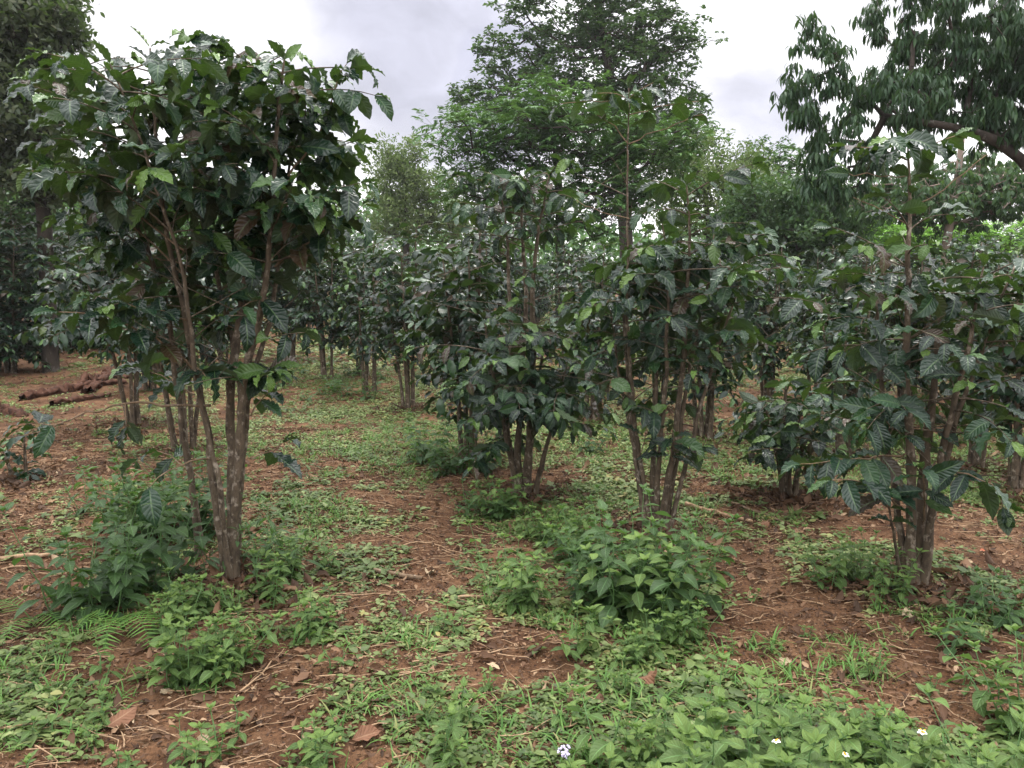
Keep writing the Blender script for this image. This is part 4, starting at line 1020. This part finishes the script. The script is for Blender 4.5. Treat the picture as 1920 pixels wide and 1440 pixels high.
scatter(tallg, around(r, 960, 1160, .12, .12, 3), 'upright weed at the left end of the thicket before the slender tree', 'weeds left of the thicket', r, .6, .85)
scatter(tallg + smallm, around(r, 920, 975, .22, .3, 8), 'dark weed round the foot of the middle coffee tree', 'weeds round the middle tree', r, .7, 1.0)
scatter(broad + smallm, around(r, 1060, 1020, .2, .3, 4), 'weed between the middle tree and the slender tree', 'weeds between the middle and slender trees', r, .7, 1.0)
scatter(tall + smallm, around(r, 850, 870, .35, .4, 9), 'dark weed beside the fern behind the red path', 'weeds beside the far fern', r, .7, 1.0)
scatter(broad + tallg, around(r, 1700, 1130, .15, .1, 3) + around(r, 1590, 1090, .2, .25, 5), 'weed in the patch left of the front right trunks', 'weeds by the front right tree', r, .6, .9)
scatter(smallm, around(r, 1850, 1180, .4, .2, 6), 'low dark weed right of the front right trunks', 'low weeds right of the front right tree', r)
scatter(broad, around(r, 1230, 1230, .2, .25, 7), 'leafy weed spilling forward from the thicket to the bare patch', 'weeds spilling before the thicket', r, .5, .8)
scatter(broad, [tuple(G(1080, 1225)[:2])], 'single bright broad-leaved weed standing in front of the thicket on dark mulch', 'single weed before the thicket', r, .8, .9)
scatter(broad, [tuple(G(590, 1440)[:2]), tuple(G(350, 1440)[:2]), tuple(G(820, 1440)[:2])], 'bright weed growing alone at the bottom edge left of the middle', 'weeds along the bottom edge', r, .6, .75)
pts = []
for _ in range(100):
    px = r.uniform(1130, 1960); py = r.uniform(1450, 1720) - (px - 1130) * .09
    pts.append(tuple(G(px, py)[:2]))
scatter(broad + small + small[:2], pts, 'light green leafy weed in the dense bank along the bottom right edge', 'leafy bank at the bottom right', r, .5, 1.15, .2)
scatter(daisy, [tuple(G(*q)[:2]) for q in [(1430, 1600), (1620, 1560), (1735, 1480), (1890, 1560)]], 'weed with small white-petalled yellow flowers in the bottom right bank', 'daisy-like weeds in the bank', r, .8, 1.1)
scatter(lilac, [tuple(G(*q)[:2]) for q in [(1120, 1510), (1765, 1600)]], 'weed with a pale lilac flower head at the bottom edge', 'lilac-flowered weeds', r, .85, 1.0)
for _ in range(1):
    pts = [tuple(G(r.uniform(40, 1100), r.uniform(1130, 1500))[:2]) for _ in range(34)]
    scatter(small, pts, 'small weed rooted in the red soil of the foreground', 'small foreground weeds', r, .6, 1.2)
    pts = [tuple(G(r.uniform(1000, 1900), r.uniform(1080, 1400))[:2]) for _ in range(26)]
    scatter(small, pts, 'small weed on the open soil before the front right tree', 'small weeds before the right tree', r, .6, 1.1)
scatter(smallm + tall, [tuple(G(r.uniform(1080, 1900), r.uniform(720, 860))[:2]) for _ in range(20)], 'weed growing in the shade between the coffee tree rows', 'weeds between the rows', r, .6, 1.1)
scatter(smallm, [tuple(G(r.uniform(480, 760), r.uniform(690, 760))[:2]) for _ in range(14)], 'knee-high weed under the coffee trees at the back of the clearing', 'weeds at the back of the clearing', r, 1.0, 1.9)
drop_unused(broad + tall + tallg + small + smallm + thin + daisy + lilac)

# ferns
def fern(label, loc, fronds, mat='fern', seed=0, name='fern'):
    r = np.random.RandomState(seed); root = thing(name, label, 'fern', loc)
    loc = np.array(loc)
    for (az, L_, rise, drp) in fronds:
        b = Buf(); n = int(L_ / .019); t = np.linspace(0, 1, n)
        e = rise - drp * t; h = np.array([math.cos(az), math.sin(az)])
        step = L_ / n; q = np.cumsum(np.stack([h[0] * np.cos(e), h[1] * np.cos(e), np.sin(e)], -1) * step, 0)
        tube(b, q, np.linspace(.003, .0008, n), 5, cap=False)
        tan = norm(np.gradient(q, axis=0)); up = np.cross(np.cross(tan, [0, 0, 1.]), tan)
        PP, DD, UU, SS = [], [], [], []
        for i in range(3, n):
            f = i / n; pl = L_ * .34 * (math.sin(min(1, (1 - f) * 1.15 + .04) * math.pi * .5)) * (1 if f > .3 else .6 + f)
            sd = norm(np.cross(tan[i], up[i]))
            for s in (-1, 1):
                d = norm(sd * s + tan[i] * .35 + r.normal(0, .05, 3))
                PP.append(q[i]); DD.append(d); UU.append(up[i] + r.normal(0, .1, 3)); SS.append(pl)
        PP, DD, UU, SS = map(np.array, (PP, DD, UU, SS))
        put(b, PINNA, PP, DD, UU, SS, r.rand(len(PP)), .0115 / np.maximum(SS, .02) / .2, seed=seed)
        b.build('frond', M[mat], root)
fl = G(232, 1195)
fern('bright green fern arching over the soil at the lower left', fl, [(-.75, .42, 1.35, 2.6), (-.1, .30, 1.4, 2.6), (-1.4, .38, 1.35, 2.6), (3.1, .28, 1.3, 2.2), (-2.4, .30, 1.3, 2.3)], seed=3)
fern('withered brown fern beside the green one', G(300, 1205), [(-1.2, .26, .7, 2.0), (-.5, .24, .6, 2.0), (-2., .22, .6, 1.9)], 'dead_fern', seed=4, name='dead_fern')
fern('pale fern at the left edge by the tall weeds', G(60, 1170), [(2.8, .35, .8, 1.5), (-.5, .34, .7, 1.5), (-1.5, .3, .7, 1.6)], seed=6)
fern('fern beside the dark weeds at the back of the red path', G(815, 855), [(2.6, .5, .8, 1.6), (-2.6, .45, .7, 1.6), (-1.2, .4, .7, 1.6), (.4, .45, .8, 1.5)], seed=7)

# ------------------------------------------------------------------ logs and sticks
def stick(name, label, pix, r0, r1, mat='stick', lift=.01, sides=8, rough=.2, jit=.004, seed=0, cat='stick'):
    r = np.random.RandomState(seed); g = [G(*p) for p in pix]; q, s = resample(g, .05)
    q[:, 2] = hgt(q[:, 0], q[:, 1]) + lift + r0 * .6; q += r.normal(0, jit, q.shape)
    b = Buf(); o = np.array(q[0]); tube(b, q, np.linspace(r0, r1, len(q)), sides, rough, seed)
    tag(b.build(name, M[mat], None, o), label, cat)
stick('fallen_log', 'dark rotting log lying on bare soil at the left behind the front left tree', [(40, 752), (110, 742), (180, 728), (235, 722)], .085, .045, 'log', -.035, 14, 1.0, .02, 1, 'log')
stick('fallen_log', 'shorter broken piece of log lying behind the dark rotting one', [(150, 722), (200, 712), (250, 712)], .06, .03, 'log', .0, 12, 1.0, .02, 2, 'log')
stick('fallen_log', 'split dark slab of rotten wood lying in front of the rotting log', [(95, 765), (150, 752), (205, 745)], .05, .02, 'log', -.02, 12, 1.2, .02, 21, 'log')
stick('fallen_log', 'broken stump end poking up from debris near the rotting log', [(165, 738), (190, 715), (205, 700)], .07, .05, 'log', -.01, 12, 1.2, .02, 22, 'log')
stick('fallen_log', 'brown lump of rotten wood at the edge of the bare slope', [(-20, 785), (15, 778), (45, 782)], .09, .05, 'log', -.04, 12, 1.1, .02, 23, 'log')
stick('fallen_branch', 'mossy stick lying at the left edge beside the tall weeds', [(-20, 1062), (60, 1055), (130, 1046)], .016, .012, 'stick', .01, seed=3)
stick('fallen_branch', 'thin stick just below the mossy one at the left edge', [(-20, 1075), (40, 1070), (60, 1068)], .007, .005, seed=4)
stick('fallen_branch', 'pale barkless branch on the soil right of the slender tree', [(1285, 955), (1340, 970), (1410, 984)], .018, .012, seed=5)
stick('fallen_branch', 'brown branch lying behind the pale barkless one', [(1365, 950), (1420, 965), (1480, 990)], .012, .008, 'twig', seed=6)
stick('fallen_branch', 'thick short piece of branch on the red path', [(700, 1075), (750, 1085), (790, 1098)], .014, .012, 'twig', seed=7)
stick('fallen_branch', 'long straight stick lying under the thicket before the slender tree', [(850, 1130), (960, 1135), (1100, 1137), (1210, 1138)], .008, .006, seed=8)
stick('fallen_branch', 'thin curved twig across the middle of the red path', [(730, 1030), (800, 1022), (850, 1035), (865, 1050)], .004, .003, seed=9)
stick('fallen_branch', 'slanting thin twig left of the red path', [(700, 1095), (740, 1115), (775, 1140)], .004, .002, seed=10)
stick('fallen_branch', 'twig lying across the soil at the bottom left corner', [(-10, 1378), (50, 1375), (90, 1368)], .006, .003, seed=11)
stick('fallen_branch', 'long thin twig running towards the bottom edge left of the middle', [(360, 1440), (430, 1418), (490, 1405)], .005, .003, 'twig', seed=12)
stick('fallen_branch', 'twig slanting up from the foot of the bright weeds', [(450, 1310), (490, 1275), (535, 1225)], .004, .002, seed=13)
stick('fallen_branch', 'bent twig on the bare patch at the lower right', [(1540, 1295), (1580, 1290), (1625, 1291)], .003, .002, 'twig', seed=14)
stick('fallen_branch', 'thin dark twig among weeds near the bottom middle', [(985, 1335), (1030, 1343), (1060, 1345)], .004, .002, 'twig', seed=15)

M['redleaf'] = plain('red leaf', (.30, .085, .035), .7)
M['paleleaf'] = leaf_mat('pale dead leaf', [(0, (.3, .22, .13)), (1, (.42, .33, .22))], rough=.7, transl=.08, tcol=(.3, .2, .1), vein=.8, veins=8, midrib=(.45, .38, .28))
M['brownleaf'] = leaf_mat('brown dead leaf', [(0, (.12, .055, .03)), (1, (.18, .09, .05))], rough=.7, under=(.2, .13, .08), transl=.08, tcol=(.3, .16, .06), vein=.8, veins=8, midrib=(.24, .15, .09))
for k, (px, py, sz, m, lab) in enumerate([(1790, 1222, .045, 'redleaf', 'bright orange-red fallen leaf on the soil of the lower right'), (1848, 1040, .05, 'redleaf', 'faded red fallen leaf behind the front right trunks'), (1366, 1241, .035, 'redleaf', 'orange fallen leaf at the edge of the bare patch'),
    (300, 1312, .10, 'paleleaf', 'pale curled dead leaf on soil below the front left weeds'), (800, 1088, .12, 'paleleaf', 'whitish dead leaf at the end of the short branch on the path'), (362, 1405, .08, 'paleleaf', 'tan dead leaf near the bottom edge on the left'),
    (200, 1375, .16, 'brownleaf', 'large brown dead leaf in the bottom left'), (820, 1210, .10, 'brownleaf', 'curled brown dead leaf in the middle foreground'), (1195, 1290, .14, 'brownleaf', 'large brown dead leaf below the thicket'), (660, 1410, .13, 'brownleaf', 'dark curled dead leaf at the bottom edge'),
    (1690, 1165, .15, 'paleleaf', 'long tan dead leaf before the front right trunks'), (1445, 985, .16, 'brownleaf', 'reddish brown dead leaf by the pale branch'), (1485, 1257, .09, 'paleleaf', 'yellowish dead leaf on the bare patch')]):
    rr = np.random.RandomState(800 + k); c = G(px, py) + [0, 0, .02]; a = rr.uniform(0, 6.28); b = Buf()
    put(b, [DRY_HI[k % 8]], np.array([c]), [[math.cos(a), math.sin(a), .15]], [[.1, -.3, 1]], sz * .8, np.array([.5]), 1.3)
    tag(b.build('fallen_leaf', M[m], None, c), lab, 'leaf')

# ------------------------------------------------------------------ air
def haze():
    m, n, l, o = mk('thin haze')
    pv = n.new('ShaderNodeVolumePrincipled'); pv.inputs['Color'].default_value = (.92, .94, .97, 1); pv.inputs['Density'].default_value = .0005; pv.inputs['Anisotropy'].default_value = .2
    l.new(pv.outputs[0], o.inputs['Volume'])
    x0, x1, y0, y1, z0, z1 = -175, 175, -25, 190, -2, 22
    v = np.array([[x, y, z] for x in (x0, x1) for y in (y0, y1) for z in (z0, z1)], float)
    f = np.array([[0, 1, 3, 2], [4, 6, 7, 5], [0, 4, 5, 1], [2, 3, 7, 6], [0, 2, 6, 4], [1, 5, 7, 3]])
    b = Buf(); b.add(v, f, np.zeros_like(v)); ob = b.build('haze', m); tag(ob, kind='stuff'); ob.data.polygons.foreach_set('use_smooth', np.zeros(6, bool))
haze()

for o in sc.objects:
    if 'label' in o and not 4 <= len(o['label'].split()) <= 16: print('LABEL', len(o['label'].split()), o['label'])
